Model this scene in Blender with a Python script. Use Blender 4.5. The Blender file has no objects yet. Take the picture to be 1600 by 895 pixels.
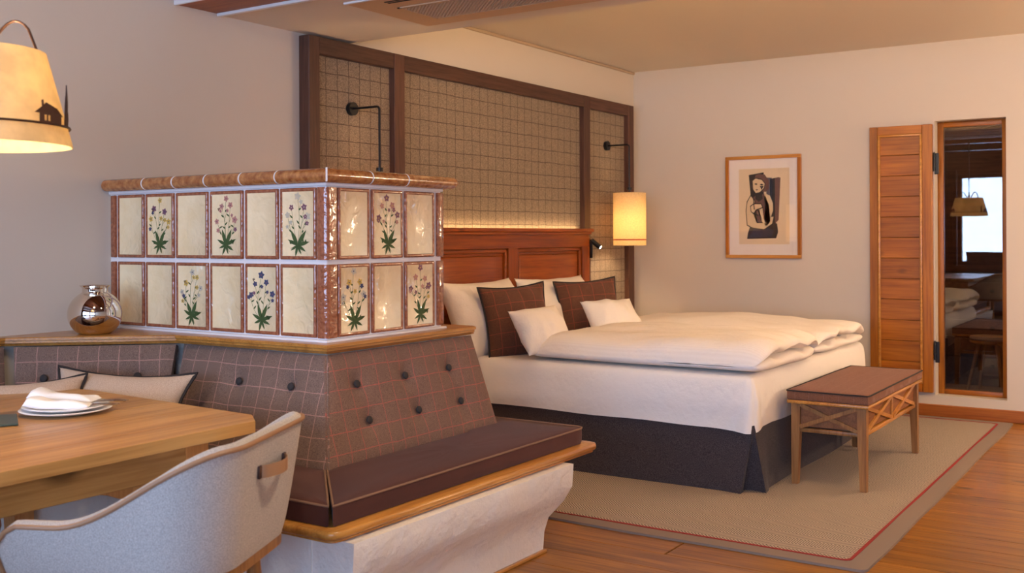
import bpy, bmesh, math, random
from math import sin, cos, pi, radians, sqrt, exp
from mathutils import Vector, Matrix, noise
random.seed(7)
scene = bpy.context.scene
COL = scene.collection

# ------------------------------------------------------------------ camera, light, exposure
cam_d = bpy.data.cameras.new('camera')
cam = bpy.data.objects.new('camera', cam_d)
COL.objects.link(cam)
cam.location = (0, 0, 1.3)
YAW = 33.593
cam.rotation_euler = (Matrix.Rotation(radians(YAW - 90), 3, 'Z') @ Matrix.Rotation(radians(90), 3, 'X')
                      @ Matrix.Rotation(radians(-0.2586), 3, 'Z')).to_euler()
cam_d.sensor_width = 36
cam_d.lens = 36 * 1630.3 / 1600
cam_d.shift_y = -(447.5 - 368.44) / 1600
cam_d.clip_start = 0.05
cam_d.dof.use_dof = True
cam_d.dof.focus_distance = 4.6
cam_d.dof.aperture_fstop = 4.5
scene.camera = cam

scene.view_settings.view_transform = 'Standard'
scene.view_settings.look = 'None'
scene.view_settings.gamma = 1
scene.view_settings.use_curve_mapping = False
scene.view_settings.exposure = 0.98
scene.cycles.use_denoising = True
scene.cycles.max_bounces = 8
scene.cycles.diffuse_bounces = 5
scene.cycles.glossy_bounces = 5
scene.cycles.transparent_max_bounces = 8
scene.cycles.sample_clamp_indirect = 6

world = bpy.data.worlds.new('sky')
scene.world = world
world.use_nodes = True
bg = world.node_tree.nodes['Background']
bg.inputs[0].default_value = (0.44, 0.63, 1.0, 1)
bg.inputs[1].default_value = 8.0

def area(name, loc, rot, sx, sy, power, col, spread=180, portal=False):
    d = bpy.data.lights.new(name, 'AREA')
    d.shape = 'RECTANGLE'; d.size = sx; d.size_y = sy
    d.energy = power; d.color = col; d.spread = radians(spread)
    if portal: d.cycles.is_portal = True
    o = bpy.data.objects.new(name, d); COL.objects.link(o)
    o.location = loc; o.rotation_euler = rot
    return o
def point(name, loc, power, col, r=.03):
    d = bpy.data.lights.new(name, 'POINT'); d.energy = power; d.color = col; d.shadow_soft_size = r
    o = bpy.data.objects.new(name, d); COL.objects.link(o); o.location = loc
    return o
def spot(name, loc, target, power, col, angle, blend=.6, r=.04):
    d = bpy.data.lights.new(name, 'SPOT'); d.energy = power; d.color = col; d.shadow_soft_size = r
    d.spot_size = radians(angle); d.spot_blend = blend
    o = bpy.data.objects.new(name, d); COL.objects.link(o); o.location = loc
    v = Vector(target) - Vector(loc)
    o.rotation_euler = v.to_track_quat('-Z', 'Y').to_euler()
    return o

WARM = (1.0, 0.72, 0.42)
WARM2 = (1.0, 0.79, 0.56)
# daylight through the windows of the left wall (portals guide the sky light)
XL = -2.1
WINS = [(0.75, 3.35), (-2.9, 0.35)]
WZ0, WZ1 = .80, 2.26
for i, (a, b) in enumerate(WINS):
    area('window_portal', (XL - .02, (a + b) / 2, (WZ0 + WZ1) / 2), (0, radians(-90), 0), WZ1 - WZ0, b - a, 1, (1, 1, 1), portal=True)
# ceiling downlights of the bedroom (fixtures built further down)
DOWN = [(5.6, 0.2), (6.9, 0.2), (5.6, -1.5), (6.9, -1.5), (2.3, 1.0), (2.3, -1.2), (5.35, 2.6), (6.9, 2.6)]
DPOW = [12, 12, 12, 12, 70, 55, 0, 0]
for (x, y), pw in zip(DOWN, DPOW):
    if pw: spot('downlight_beam', (x, y, 2.63), (x, y, 0), pw, WARM2, 140, 1, .12)
COVE, GLINT_LAMP = 28, 165
spot('added_wallwash', (1.2, 2.0, 2.63), (2.9, 3.99, 1.75), 42, WARM2, 125, 1, .12)  # added warm spot that brightens the wall left of the bed
# ------------------------------------------------------------------ materials
def S(r, g, b):
    f = lambda c: ((c / 255 + .055) / 1.055) ** 2.4 if c > 10 else c / 255 / 12.92
    return (f(r), f(g), f(b), 1)

class NT:
    def __init__(s, name):
        s.m = bpy.data.materials.new(name); s.m.use_nodes = True
        s.t = s.m.node_tree; s.b = s.t.nodes['Principled BSDF']
    def n(s, typ, **kw):
        nd = s.t.nodes.new('ShaderNode' + typ)
        for k, v in kw.items():
            if k.startswith('i_'): nd.inputs[int(k[2:]) if k[2:].isdigit() else k[2:]].default_value = v
            else: setattr(nd, k, v)
        return nd
    def l(s, a, b): s.t.links.new(a, b)
    def coord(s, scale=(1, 1, 1), rnd=0, kind='Object'):
        tc = s.n('TexCoord'); mp = s.n('Mapping'); mp.inputs['Scale'].default_value = scale
        s.l(tc.outputs[kind], mp.inputs[0])
        if rnd:
            oi = s.n('ObjectInfo'); mu = s.n('Math', operation='MULTIPLY', i_1=rnd); s.l(oi.outputs['Random'], mu.inputs[0])
            cb = s.n('CombineXYZ')
            for i in range(3): s.l(mu.outputs[0], cb.inputs[i])
            s.l(cb.outputs[0], mp.inputs['Location'])
        return mp.outputs[0]
    def noise(s, v, scale, detail=3, rough=.5, dist=0):
        nd = s.n('TexNoise'); nd.inputs['Scale'].default_value = scale; nd.inputs['Detail'].default_value = detail
        nd.inputs['Roughness'].default_value = rough; nd.inputs['Distortion'].default_value = dist
        s.l(v, nd.inputs['Vector']); return nd.outputs['Fac']
    def ramp(s, f, stops):
        r = s.n('ValToRGB'); e = r.color_ramp.elements
        e[0].position, e[0].color = stops[0]; e[1].position, e[1].color = stops[-1]
        for p, c in stops[1:-1]:
            x = e.new(p); x.color = c
        s.l(f, r.inputs[0]); return r.outputs[0]
    def mix(s, f, a, b, mode='MIX'):
        m = s.n('MixRGB', blend_type=mode)
        for i, x in ((0, f), (1, a), (2, b)):
            if hasattr(x, 'is_linked') or hasattr(x, 'links'): s.l(x, m.inputs[i])
            else: m.inputs[i].default_value = x
        return m.outputs[0]
    def math(s, op, a, b=0.0, c=None):
        m = s.n('Math', operation=op)
        for i, x in ((0, a), (1, b), (2, c)):
            if x is None: continue
            if hasattr(x, 'links'): s.l(x, m.inputs[i])
            else: m.inputs[i].default_value = x
        return m.outputs[0]
    def bump(s, h, strength=.3, dist=.002):
        b = s.n('Bump'); b.inputs['Strength'].default_value = strength; b.inputs['Distance'].default_value = dist
        s.l(h, b.inputs['Height']); s.l(b.outputs[0], s.b.inputs['Normal'])
    def col(s, c):
        if hasattr(c, 'links'): s.l(c, s.b.inputs['Base Color'])
        else: s.b.inputs['Base Color'].default_value = c
    def set(s, **kw):
        for k, v in kw.items(): s.b.inputs[k.replace('_', ' ')].default_value = v
        return s

def plain(name, c, rough=.6, metal=0, bump=None, var=.0, spec=.5):
    t = NT(name); t.set(Roughness=rough, Metallic=metal); t.b.inputs['Specular IOR Level'].default_value = spec
    if bump or var:
        v = t.coord()
        if var:
            n = t.noise(v, 2.5, 4)
            d = tuple(x * (1 - var) for x in c[:3]) + (1,)
            t.col(t.ramp(n, [(.3, d), (.7, c)]))
        else: t.col(c)
        if bump: t.bump(t.noise(v, bump[0], 5, .6), bump[1], bump[2])
    else: t.col(c)
    return t.m

def wood(name, dark, mid, light, axis, sc=1.0, rough=.4, knots=True, rnd=30, coat=0.0):
    t = NT(name)
    k = [9 * sc] * 3; k['xyz'.index(axis)] = .7 * sc
    v = t.coord(tuple(k), rnd)
    n1 = t.noise(v, 1.6, 6, .62, .9)
    k2 = [60 * sc] * 3; k2['xyz'.index(axis)] = 2.2 * sc
    v2 = t.coord(tuple(k2), rnd)
    n2 = t.noise(v2, 1.5, 3, .5, .2)
    c = t.ramp(n1, [(.25, dark), (.45, mid), (.62, light), (.8, mid)])
    c = t.mix(.35, c, t.ramp(n2, [(.3, dark), (.6, light)]), 'MIX')
    if knots:
        k3 = [5 * sc] * 3; k3['xyz'.index(axis)] = 2.6 * sc
        v3 = t.coord(tuple(k3), rnd)
        vo = t.n('TexVoronoi'); vo.inputs['Scale'].default_value = 1; t.l(v3, vo.inputs['Vector'])
        kd = t.ramp(vo.outputs['Distance'], [(.06, (1, 1, 1, 1)), (.15, (0, 0, 0, 1))])
        dk = tuple(x * .35 for x in dark[:3]) + (1,)
        c = t.mix(t.math('MULTIPLY', kd, .75), c, dk)
    oi = t.n('ObjectInfo')
    br = t.math('MULTIPLY_ADD', oi.outputs['Random'], .28, .86)
    hs = t.n('HueSaturation'); t.l(br, hs.inputs['Value']); t.l(c, hs.inputs['Color'])
    t.col(hs.outputs[0]); t.b.inputs['Specular IOR Level'].default_value = .35
    t.set(Roughness=rough); t.b.inputs['Coat Weight'].default_value = coat; t.b.inputs['Coat Roughness'].default_value = .2
    t.bump(n2, .12, .002)
    return t.m

def tweed(name, a, b, line=None, sp=.072, lw=.0022, axes=('X', 'Z'), weave=700, off=(.3, .3), rough=.95, linestr=.8, bumpd=.001):
    t = NT(name); v = t.coord()
    n = t.noise(v, weave, 2, .7)
    c = t.ramp(n, [(.35, a), (.65, b)])
    if line:
        tc = t.n('TexCoord'); sx = t.n('SeparateXYZ'); t.l(tc.outputs['Object'], sx.inputs[0])
        ms = []
        wob = t.noise(v, 9, 2)
        for i, ax in enumerate(axes):
            u = t.math('ADD', sx.outputs[ax], t.math('MULTIPLY', t.math('SUBTRACT', wob, .5), .012))
            fr = t.math('FRACT', t.math('ADD', t.math('DIVIDE', u, sp), off[i]))
            d = t.math('ABSOLUTE', t.math('SUBTRACT', fr, .5))
            ms.append(t.math('LESS_THAN', d, lw / sp / 2 * 2))
        m = t.math('MAXIMUM', ms[0], ms[1])
        br = t.math('GREATER_THAN', t.noise(v, 260, 1), .42)
        m = t.math('MULTIPLY', t.math('MULTIPLY', m, t.math('MULTIPLY_ADD', br, .5, .5)), linestr)
        c = t.mix(m, c, line)
    t.col(c); t.set(Roughness=rough); t.b.inputs['Sheen Weight'].default_value = .08; t.b.inputs['Specular IOR Level'].default_value = .2
    t.bump(n, .5, bumpd)
    return t.m

M = {}
M['plaster'] = plain('wall_plaster', S(204, 191, 176), .85, bump=(9, .25, .006))
M['bead_shade'] = plain('ceiling_line_shade', S(176, 154, 130), .9)  # darker tone paints the shade line under the ceiling
M['ceiling'] = plain('ceiling_paint', S(212, 198, 180), .9)
M['rough_plaster'] = plain('rough_plaster', S(230, 222, 212), .85, bump=(6, .8, .03))
M['floor'] = wood('larch_floor', S(82, 45, 12), S(126, 76, 20), S(160, 106, 34), 'y', 1, .35, True, 60, .15)
M['skirting'] = wood('skirting_wood', S(104, 50, 12), S(136, 70, 18), S(160, 92, 28), 'y', 1, .4)
M['dark_oak'] = wood('dark_oak', S(52, 31, 23), S(76, 47, 35), S(92, 60, 46), 'x', 2, .5, False)
M['dark_oak_v'] = wood('dark_oak_upright', S(52, 31, 23), S(76, 47, 35), S(92, 60, 46), 'z', 2, .5, False)
M['cherry'] = wood('red_pine', S(94, 38, 8), S(132, 57, 11), S(160, 80, 20), 'x', 1, .35, True)
M['cherry_v'] = wood('red_pine_upright', S(94, 38, 8), S(132, 57, 11), S(160, 80, 20), 'z', 1, .35, False)
M['honey'] = wood('honey_wood', S(138, 82, 30), S(178, 116, 48), S(202, 142, 68), 'x', 1.4, .3, False, 30, .3)
M['honey_y'] = wood('honey_wood_lengthwise', S(138, 82, 30), S(178, 116, 48), S(202, 142, 68), 'y', 1.4, .3, False, 30, .3)
M['table'] = wood('table_wood', S(136, 84, 36), S(176, 122, 62), S(202, 152, 88), 'x', .8, .32, True)
M['table_leg'] = wood('table_leg_wood', S(150, 92, 46), S(188, 124, 66), S(206, 146, 84), 'z', 1, .4, False)
M['shutter'] = wood('shutter_board', S(108, 54, 8), S(146, 80, 13), S(172, 102, 22), 'y', 1, .38, True)
M['shutter_v'] = wood('shutter_stile', S(112, 58, 10), S(152, 86, 16), S(174, 106, 26), 'z', 1, .38, False)
M['stool_wood'] = wood('stool_wood', S(100, 62, 30), S(134, 88, 46), S(158, 110, 62), 'z', 1.5, .4, False)
M['stool_dark'] = wood('stool_board', S(92, 50, 24), S(124, 74, 38), S(146, 92, 52), 'x', 1.5, .5, True)
M['ceiling_wood'] = wood('ceiling_wood', S(70, 36, 18), S(100, 54, 28), S(124, 72, 40), 'y', 1, .45, True)
M['beam'] = wood('beam_wood', S(120, 58, 26), S(150, 80, 38), S(172, 98, 50), 'y', 1, .45, True)
M['plaid'] = tweed('plaid_tweed', S(98, 74, 64), S(144, 112, 94), S(186, 96, 84), .075, .0017, weave=420, linestr=.7)
M['plaid_side'] = tweed('plaid_tweed_side', S(94, 74, 66), S(138, 112, 98), S(190, 140, 128), .078, .0017, ('X', 'Z'), weave=420, linestr=.65)
M['plaid_cushion'] = tweed('plaid_cushion_cloth', S(76, 48, 36), S(118, 80, 62), S(164, 78, 62), .085, .0019, ('X', 'Z'), 500, linestr=.6)
M['wallcloth'] = tweed('wall_cloth', S(108, 93, 78), S(156, 136, 114), S(66, 48, 38), .09, .0026, ('X', 'Z'), 180, (.41, .2), linestr=.8)
M['seat'] = plain('seat_velvet', S(88, 50, 42), .9, bump=(300, .3, .0008), var=.3)
M['seat'].node_tree.nodes['Principled BSDF'].inputs['Sheen Weight'].default_value = .08; M['seat'].node_tree.nodes['Principled BSDF'].inputs['Specular IOR Level'].default_value = .2
M['piping'] = plain('piping_tan', S(128, 96, 76), .8)
M['piping_dark'] = plain('piping_dark', S(40, 32, 30), .8)
M['button'] = plain('button_cloth', S(46, 40, 40), .8)
M['beige'] = tweed('beige_linen', S(170, 144, 124), S(206, 182, 160), None, weave=500)
M['linen'] = plain('white_linen', S(240, 230, 218), .85, bump=(11, .5, .02))
M['sheet'] = plain('white_sheet', S(240, 232, 224), .8, bump=(7, .5, .02))
M['duvet'] = plain('duvet_cotton', S(242, 232, 222), .85, bump=(7, .5, .014))
def duvet_mat():
    t = NT('duvet_damask'); v = t.coord()
    w = t.n('TexWave', wave_type='BANDS', bands_direction='X'); w.inputs['Scale'].default_value = 26; t.l(v, w.inputs['Vector'])
    t.col(t.mix(t.math('MULTIPLY', w.outputs['Fac'], .22), S(243, 234, 225), S(226, 214, 202)))
    t.set(Roughness=.8); t.bump(t.noise(v, 9, 5, .6), .6, .02); return t.m
M['duvet'] = duvet_mat()
M['skirt'] = tweed('bed_skirt_cloth', S(44, 38, 40), S(84, 74, 76), None, weave=260)
M['chair'] = tweed('chair_cloth', S(150, 142, 136), S(196, 186, 176), None, weave=420)
M['chair_in'] = M['chair']
M['leather'] = plain('tan_leather', S(156, 114, 80), .5)
M['black'] = plain('black_metal', S(24, 22, 22), .4, .3)
M['iron'] = plain('dark_iron', S(70, 44, 34), .5, .6)
M['chrome'] = plain('polished_steel', S(228, 216, 204), .03, 1)
M['steel'] = plain('cutlery_steel', S(200, 195, 190), .15, 1)
M['porcelain'] = plain('porcelain', S(240, 236, 232), .15)
M['napkin'] = plain('napkin_linen', S(242, 236, 232), .85, bump=(60, .3, .002))
M['white_trim'] = plain('white_trim', S(226, 220, 216), .6)
M['grout'] = plain('white_grout', S(232, 226, 224), .7, bump=(60, .3, .003))
M['vent'] = plain('vent_paint', S(196, 160, 124), .6)
M['darkgap'] = plain('dark_gap', S(26, 22, 20), .8)
M['wax'] = plain('green_cover', S(50, 66, 58), .3)
M['curtain'] = plain('brown_curtain', S(80, 48, 34), .9)
M['grey_velvet'] = plain('grey_velvet', S(96, 84, 84), .85)
M['paper'] = plain('print_paper', S(222, 198, 164), .8)
M['matboard'] = plain('mat_board', S(232, 220, 210), .8)
def ink(name, *c): M[name] = plain(name, S(*c), .7)
ink('ink_black', 34, 28, 30); ink('ink_brown', 104, 72, 66); ink('ink_blue', 34, 40, 62); ink('ink_skin', 216, 188, 150); ink('ink_grey', 90, 84, 92)
ink('leaf_green', 62, 84, 40); ink('stem_green', 104, 108, 66)
ink('petal_pink', 190, 134, 122); ink('petal_blue', 70, 74, 104); ink('petal_yellow', 206, 170, 84); ink('petal_white', 196, 186, 164); ink('petal_purple', 128, 84, 100)
ink('ink_insect', 90, 60, 44); ink('red_band', 168, 62, 40)

def ceramic(name, c1, c2, bumpd, scale=1.0, rough=.12):
    t = NT(name); v = t.coord((1, 1, 1), 40)
    n = t.noise(v, 14 * scale, 4, .55)
    t.col(t.ramp(n, [(.3, c1), (.7, c2)])); t.set(Roughness=rough)
    t.b.inputs['Coat Weight'].default_value = .6; t.b.inputs['Coat Roughness'].default_value = .06
    w = t.noise(v, 24, 2, .45, .8)
    b = t.n('Bump'); b.inputs['Strength'].default_value = .9; b.inputs['Distance'].default_value = bumpd
    t.l(w, b.inputs['Height']); t.l(b.outputs[0], t.b.inputs['Normal']); t.l(b.outputs[0], t.b.inputs['Coat Normal'])
    return t.m
M['glaze'] = ceramic('cream_glaze', S(236, 212, 166), S(242, 222, 182), .0045)
M['glaze_frame'] = ceramic('brown_glaze', S(126, 66, 42), S(168, 104, 72), .005, 5)
M['glaze_cornice'] = ceramic('amber_glaze', S(136, 72, 34), S(196, 134, 78), .0012, 3, .15)

def shade_mat(name, c, emit, strength, weave):
    t = NT(name); v = t.coord(); n = t.noise(v, weave, 3, .6)
    d = tuple(x * .78 for x in c[:3]) + (1,)
    cc = t.ramp(n, [(.35, d), (.65, c)])
    tr = t.n('BsdfTranslucent'); df = t.n('BsdfDiffuse'); t.l(cc, tr.inputs[0]); t.l(cc, df.inputs[0])
    mx = t.n('MixShader'); mx.inputs[0].default_value = .5
    t.l(df.outputs[0], mx.inputs[1]); t.l(tr.outputs[0], mx.inputs[2])
    out = t.t.nodes['Material Output']; t.l(mx.outputs[0], out.inputs[0])
    t.t.nodes.remove(t.b)
    return t.m
M['shade_linen'] = shade_mat('linen_shade', S(240, 218, 176), None, 0, 160)
M['shade_parchment'] = shade_mat('parchment_shade', S(248, 226, 180), None, 0, 12)

def emis(name, c, s):
    t = NT(name); t.b.inputs['Emission Color'].default_value = c; t.b.inputs['Emission Strength'].default_value = s
    t.col((0, 0, 0, 1)); return t.m
M['led'] = emis('led_strip_light', (1, .70, .36, 1), 13)
M['bulb'] = emis('bulb_light', (1, .76, .48, 1), 14)
M['downlens'] = emis('downlight_lens', (1, .75, .5, 1), 40)

def glass_pane(name, refl, tint=(1, 1, 1, 1)):
    t = NT(name); tr = t.n('BsdfTransparent'); tr.inputs[0].default_value = tint
    gl = t.n('BsdfGlossy'); gl.inputs['Roughness'].default_value = 0.0; gl.inputs[0].default_value = (1, 1, 1, 1)
    mx = t.n('MixShader'); mx.inputs[0].default_value = refl
    t.l(tr.outputs[0], mx.inputs[1]); t.l(gl.outputs[0], mx.inputs[2])
    t.l(mx.outputs[0], t.t.nodes['Material Output'].inputs[0]); t.t.nodes.remove(t.b); return t.m
M['window_glass'] = glass_pane('window_glass', .04)
M['coated_glass'] = glass_pane('coated_glass', .10, (.75, .72, .7, 1))
M['picture_glass'] = glass_pane('picture_glass', .045)

def rug_mat():
    t = NT('rug_herringbone'); tc = t.n('TexCoord'); sx = t.n('SeparateXYZ'); t.l(tc.outputs['Object'], sx.inputs[0])
    tri = t.math('PINGPONG', sx.outputs['X'], .075)
    u = t.math('DIVIDE', t.math('ADD', sx.outputs['Y'], t.math('MULTIPLY', tri, 1.0)), .016)
    fr = t.math('ABSOLUTE', t.math('SUBTRACT', t.math('FRACT', u), .5))
    v = t.coord(); n = t.noise(v, 300, 2)
    f = t.math('ADD', t.math('MULTIPLY', fr, 2), t.math('MULTIPLY', t.math('SUBTRACT', n, .5), .4))
    t.col(t.ramp(f, [(.30, S(72, 60, 52)), (.42, S(176, 158, 142))]))
    t.set(Roughness=.95); t.bump(f, .5, .002); return t.m
M['rug'] = rug_mat()
M['rug_border'] = plain('rug_border_cloth', S(128, 110, 98), .9, bump=(300, .3, .001))
M['rug_red'] = plain('rug_red_cord', S(140, 26, 24), .8)

# ------------------------------------------------------------------ mesh helpers
def ridge(x, y, z, f):
    n = noise.noise(Vector((x * f, y * f, z)))
    return (1 - abs(n) * 2.2) if abs(n) < .45 else 0
class B:
    def __init__(s): s.b = bmesh.new(); s.mi = 0
    def _f(s, vs):
        try:
            f = s.b.faces.new(vs); f.material_index = s.mi; return f
        except ValueError: return None
    def box(s, x0, x1, y0, y1, z0, z1, bev=0, seg=2, mtx=None):
        c = bmesh.ops.create_cube(s.b, size=1)
        vs = c['verts']
        for v in vs:
            v.co = Vector(((x0 + x1) / 2 + v.co.x * (x1 - x0), (y0 + y1) / 2 + v.co.y * (y1 - y0), (z0 + z1) / 2 + v.co.z * (z1 - z0)))
        fs = {f for v in vs for f in v.link_faces}
        for f in fs: f.material_index = s.mi
        if mtx:
            for v in vs: v.co = mtx @ v.co
        if bev:
            es = list({e for v in vs for e in v.link_edges})
            bmesh.ops.bevel(s.b, geom=es, offset=bev, segments=seg, affect='EDGES', profile=.5)
        return s
    def beam(s, p, q, w, t, up=(0, 0, 1), bev=0):
        p, q = Vector(p), Vector(q); d = (q - p); L = d.length; d.normalize()
        up = Vector(up); a = d.cross(up); a.normalize(); u = a.cross(d)
        m = Matrix.Translation((p + q) / 2) @ Matrix((a, d, u)).transposed().to_4x4()
        return s.box(-w / 2, w / 2, -L / 2, L / 2, -t / 2, t / 2, bev, 1, m)
    def ring_sweep(s, rings, closed=True, cap=True, loop=False):
        R = [[s.b.verts.new(p) for p in r] for r in rings]
        n = len(R[0]); m = len(R)
        for i in range(m - (0 if loop else 1)):
            a, b = R[i], R[(i + 1) % m]
            for j in range(n - (0 if closed else 1)):
                k = (j + 1) % n
                s._f((a[j], a[k], b[k], b[j]))
        if cap and not loop:
            s._f(R[0][::-1]); s._f(R[-1])
        return s
    def tube(s, pts, r, n=8, loop=False, taper=None, flat=1.0):
        pts = [Vector(p) for p in pts]; m = len(pts); rings = []
        t0 = (pts[1] - pts[0]).normalized(); ref = Vector((0, 0, 1)) if abs(t0.z) < .9 else Vector((1, 0, 0))
        nrm = t0.cross(ref).normalized()
        for i in range(m):
            if loop: t = pts[(i + 1) % m] - pts[i - 1]
            elif i == 0: t = pts[1] - pts[0]
            elif i == m - 1: t = pts[-1] - pts[-2]
            else: t = (pts[i + 1] - pts[i]).normalized() + (pts[i] - pts[i - 1]).normalized()
            t.normalize()
            nrm = (nrm - t * nrm.dot(t)).normalized(); bi = t.cross(nrm)
            rr = r if taper is None else r * taper[i]
            rings.append([pts[i] + nrm * cos(2 * pi * k / n) * rr + bi * sin(2 * pi * k / n) * rr * flat for k in range(n)])
        return s.ring_sweep(rings, True, not loop, loop)
    def cyl(s, p, q, r, r2=None, n=20):
        return s.tube([p, q], r, n, taper=[1, (r2 / r if r2 is not None else 1)])
    def lathe(s, prof, c=(0, 0, 0), n=32, cap=True):
        c = Vector(c)
        rings = [[c + Vector((r * cos(2 * pi * k / n), r * sin(2 * pi * k / n), z)) for k in range(n)] for r, z in prof]
        return s.ring_sweep(rings, True, cap)
    def prism(s, poly, axis, a, b, bev=0):
        def mk(p, h):
            return {'x': (h, p[0], p[1]), 'y': (p[0], h, p[1]), 'z': (p[0], p[1], h)}[axis]
        return s.ring_sweep([[Vector(mk(p, a)) for p in poly], [Vector(mk(p, b)) for p in poly]])
    def grid(s, fn, nu, nv):
        V = [[s.b.verts.new(fn(i / nu, j / nv)) for j in range(nv + 1)] for i in range(nu + 1)]
        for i in range(nu):
            for j in range(nv): s._f((V[i][j], V[i + 1][j], V[i + 1][j + 1], V[i][j + 1]))
        return s
    def mesh(s, name, mats, smooth=True, ang=35, merge=0):
        if merge: bmesh.ops.remove_doubles(s.b, verts=s.b.verts, dist=merge)
        bmesh.ops.recalc_face_normals(s.b, faces=s.b.faces)
        me = bpy.data.meshes.new(name); s.b.to_mesh(me); s.b.free()
        for m in (mats if isinstance(mats, (list, tuple)) else [mats]): me.materials.append(m)
        if smooth:
            me.shade_smooth(); me.set_sharp_from_angle(angle=radians(ang))
        return me
    def build(s, name, mats, parent=None, smooth=True, ang=35, merge=0, loc=None, rot=None, stuff=False):
        return link(name, s.mesh(name, mats, smooth, ang, merge), parent, loc, rot, stuff)

def link(name, me, parent=None, loc=None, rot=None, stuff=False):
    o = bpy.data.objects.new(name, me); COL.objects.link(o)
    if parent: o.parent = parent
    if loc is not None: o.location = loc
    if rot is not None: o.rotation_euler = rot
    if stuff: o['kind'] = 'stuff'
    return o
def tag(o, label, cat, group=None):
    o['label'] = label; o['category'] = cat
    if group: o['group'] = group
    return o
def thing(name, label, cat, loc=(0, 0, 0), rot=(0, 0, 0), group=None):
    return tag(link(name, None, None, loc, rot), label, cat, group)
def struct(o): o['kind'] = 'structure'; return o

# ------------------------------------------------------------------ the room shell
XW, YW, ZC = 7.873, 3.995, 2.667
YF = -3.2
o = struct(B().box(XL - .2, XW + 2.6, YF - .2, YW + .2, -.12, -.012).build('floor', M['darkgap'], smooth=False))
pl = B().box(-.0925, .0925, -1.796, 1.796, -.012, 0, .0015, 1).mesh('plank', M['floor'], False)
i = 0
xx = XL + .095
while xx < XW + .1:
    joints = YF + 3.6 * (((i * 37) % 10) / 10)
    y = joints - 3.6
    while y < YW:
        cy = y + 1.8
        if cy + 1.8 > YF and cy - 1.8 < YW:
            link('plank', pl, o, (xx, cy, 0))
        y += 3.6
    xx += .187; i += 1

struct(B().box(XL - .2, XW + .4, YW, YW + .2, 0, ZC + .2).build('wall_back', M['plaster'], smooth=False))
struct(B().box(XL - .2, XW + .4, YF - .2, YF, 0, ZC + .2).build('wall_front', M['plaster'], smooth=False))
# right wall with the tall niche of the inner window
NY0, NY1, NZ0, NZ1 = 1.14, 1.606, .150, 2.105
w = B()
w.box(XW, XW + .2, YF, NY0, 0, ZC + .2).box(XW, XW + .2, NY1, YW, 0, ZC + .2)
w.box(XW, XW + .2, NY0, NY1, 0, NZ0).box(XW, XW + .2, NY0, NY1, NZ1, ZC + .2)
struct(w.build('wall_right', M['plaster'], smooth=False))
# left wall with two windows
w = B(); ys = [YF, WINS[1][0], WINS[1][1], WINS[0][0], WINS[0][1], YW]
w.box(XL - .25, XL, ys[0], ys[1], 0, ZC + .2).box(XL - .25, XL, ys[2], ys[3], 0, ZC + .2).box(XL - .25, XL, ys[4], ys[5], 0, ZC + .2)
for a, b in WINS:
    w.box(XL - .25, XL, a, b, 0, WZ0).box(XL - .25, XL, a, b, WZ1, ZC + .2)
struct(w.build('wall_left', M['ceiling_wood'], smooth=False))
for k, (a, b) in enumerate(WINS):
    wn = struct(B().box(XL - .13, XL - .122, a, b, WZ0, WZ1).build('window_%d' % (k + 1), M['window_glass'], smooth=False))
    f = B(); t = .06
    f.box(XL - .16, XL - .07, a, b, WZ0, WZ0 + t, .006).box(XL - .16, XL - .07, a, b, WZ1 - t, WZ1, .006)
    f.box(XL - .158, XL - .072, a, a + t, WZ0, WZ1, .006).box(XL - .158, XL - .072, b - t, b, WZ0, WZ1, .006)
    f.build('window_frame', M['ceiling_wood'], wn)
    B().box(XL - .06, XL + .12, a - .05, b + .05, WZ0 - .05, WZ0 - .012, .006).build('window_sill', M['ceiling_wood'], wn)
# window_3: recessed inner window in the right wall
w3 = struct(B().box(XW + .115, XW + .12, NY0 + .02, NY1 - .02, NZ0 + .02, NZ1 - .02).build('window_3', M['coated_glass'], smooth=False))
f = B(); fw = .04
f.box(XW + .095, XW + .14, NY0, NY0 + fw, NZ0, NZ1, .004)
f.box(XW + .095, XW + .14, NY1 - fw, NY1, NZ0, NZ1, .004)
f.build('frame_stile', M['shutter_v'], w3)
f = B().box(XW + .098, XW + .138, NY0 + fw, NY1 - fw, NZ0, NZ0 + fw * .9, .004).box(XW + .098, XW + .138, NY0 + fw, NY1 - fw, NZ1 - fw, NZ1, .004)
f.build('frame_rail', M['shutter'], w3)
# ceilings: wood over the dining corner, white soffit, white bedroom ceiling
o = struct(B().box(XL - .2, 3.45, YF, YW, ZC + .02, ZC + .2).build('ceiling', M['darkgap'], smooth=False))
cb = B().box(-.1, .1, (YF - YW) / 2, (YW - YF) / 2, -.02, 0, .004, 1).mesh('plank', M['ceiling_wood'], False)
xx = XL + .1
while xx < 3.2: link('plank', cb, o, (xx, (YF + YW) / 2, ZC + .02)); xx += .203
struct(B().box(4.36, XW + .2, YF, YW, ZC, ZC + .2).build('ceiling_bedroom', M['ceiling'], smooth=False))
struct(B().box(3.455, 4.365, YF, YW, 2.38, ZC + .2).build('ceiling_soffit', M['ceiling'], smooth=False))
# beams
B_ = B().box(3.19, 3.43, YF, YW, 2.385, ZC + .02, .004, 1)
tag(B_.build('ceiling_beam', M['beam'], smooth=False), 'brown wooden ceiling beam edged in white at the top left, beside the pale soffit', 'beam')
struct(B().box(3.43, 3.456, YF, YW, 2.372, ZC, .003, 1).box(3.176, 3.19, YF, YW, 2.38, ZC, .003, 1).build('trim_1', M['white_trim'], smooth=False))
for k, bx in enumerate((2.0, .7, -.6)):
    tag(B().box(bx - .09, bx + .09, YF, YW, ZC - .14, ZC, .006, 1).build('ceiling_beam', M['ceiling_wood'], smooth=False),
        ['dark wooden beam across the ceiling over the dining table', 'dark wooden ceiling beam between the table and the window side', 'dark wooden ceiling beam nearest the daylight window'][k], 'beam')
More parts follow.
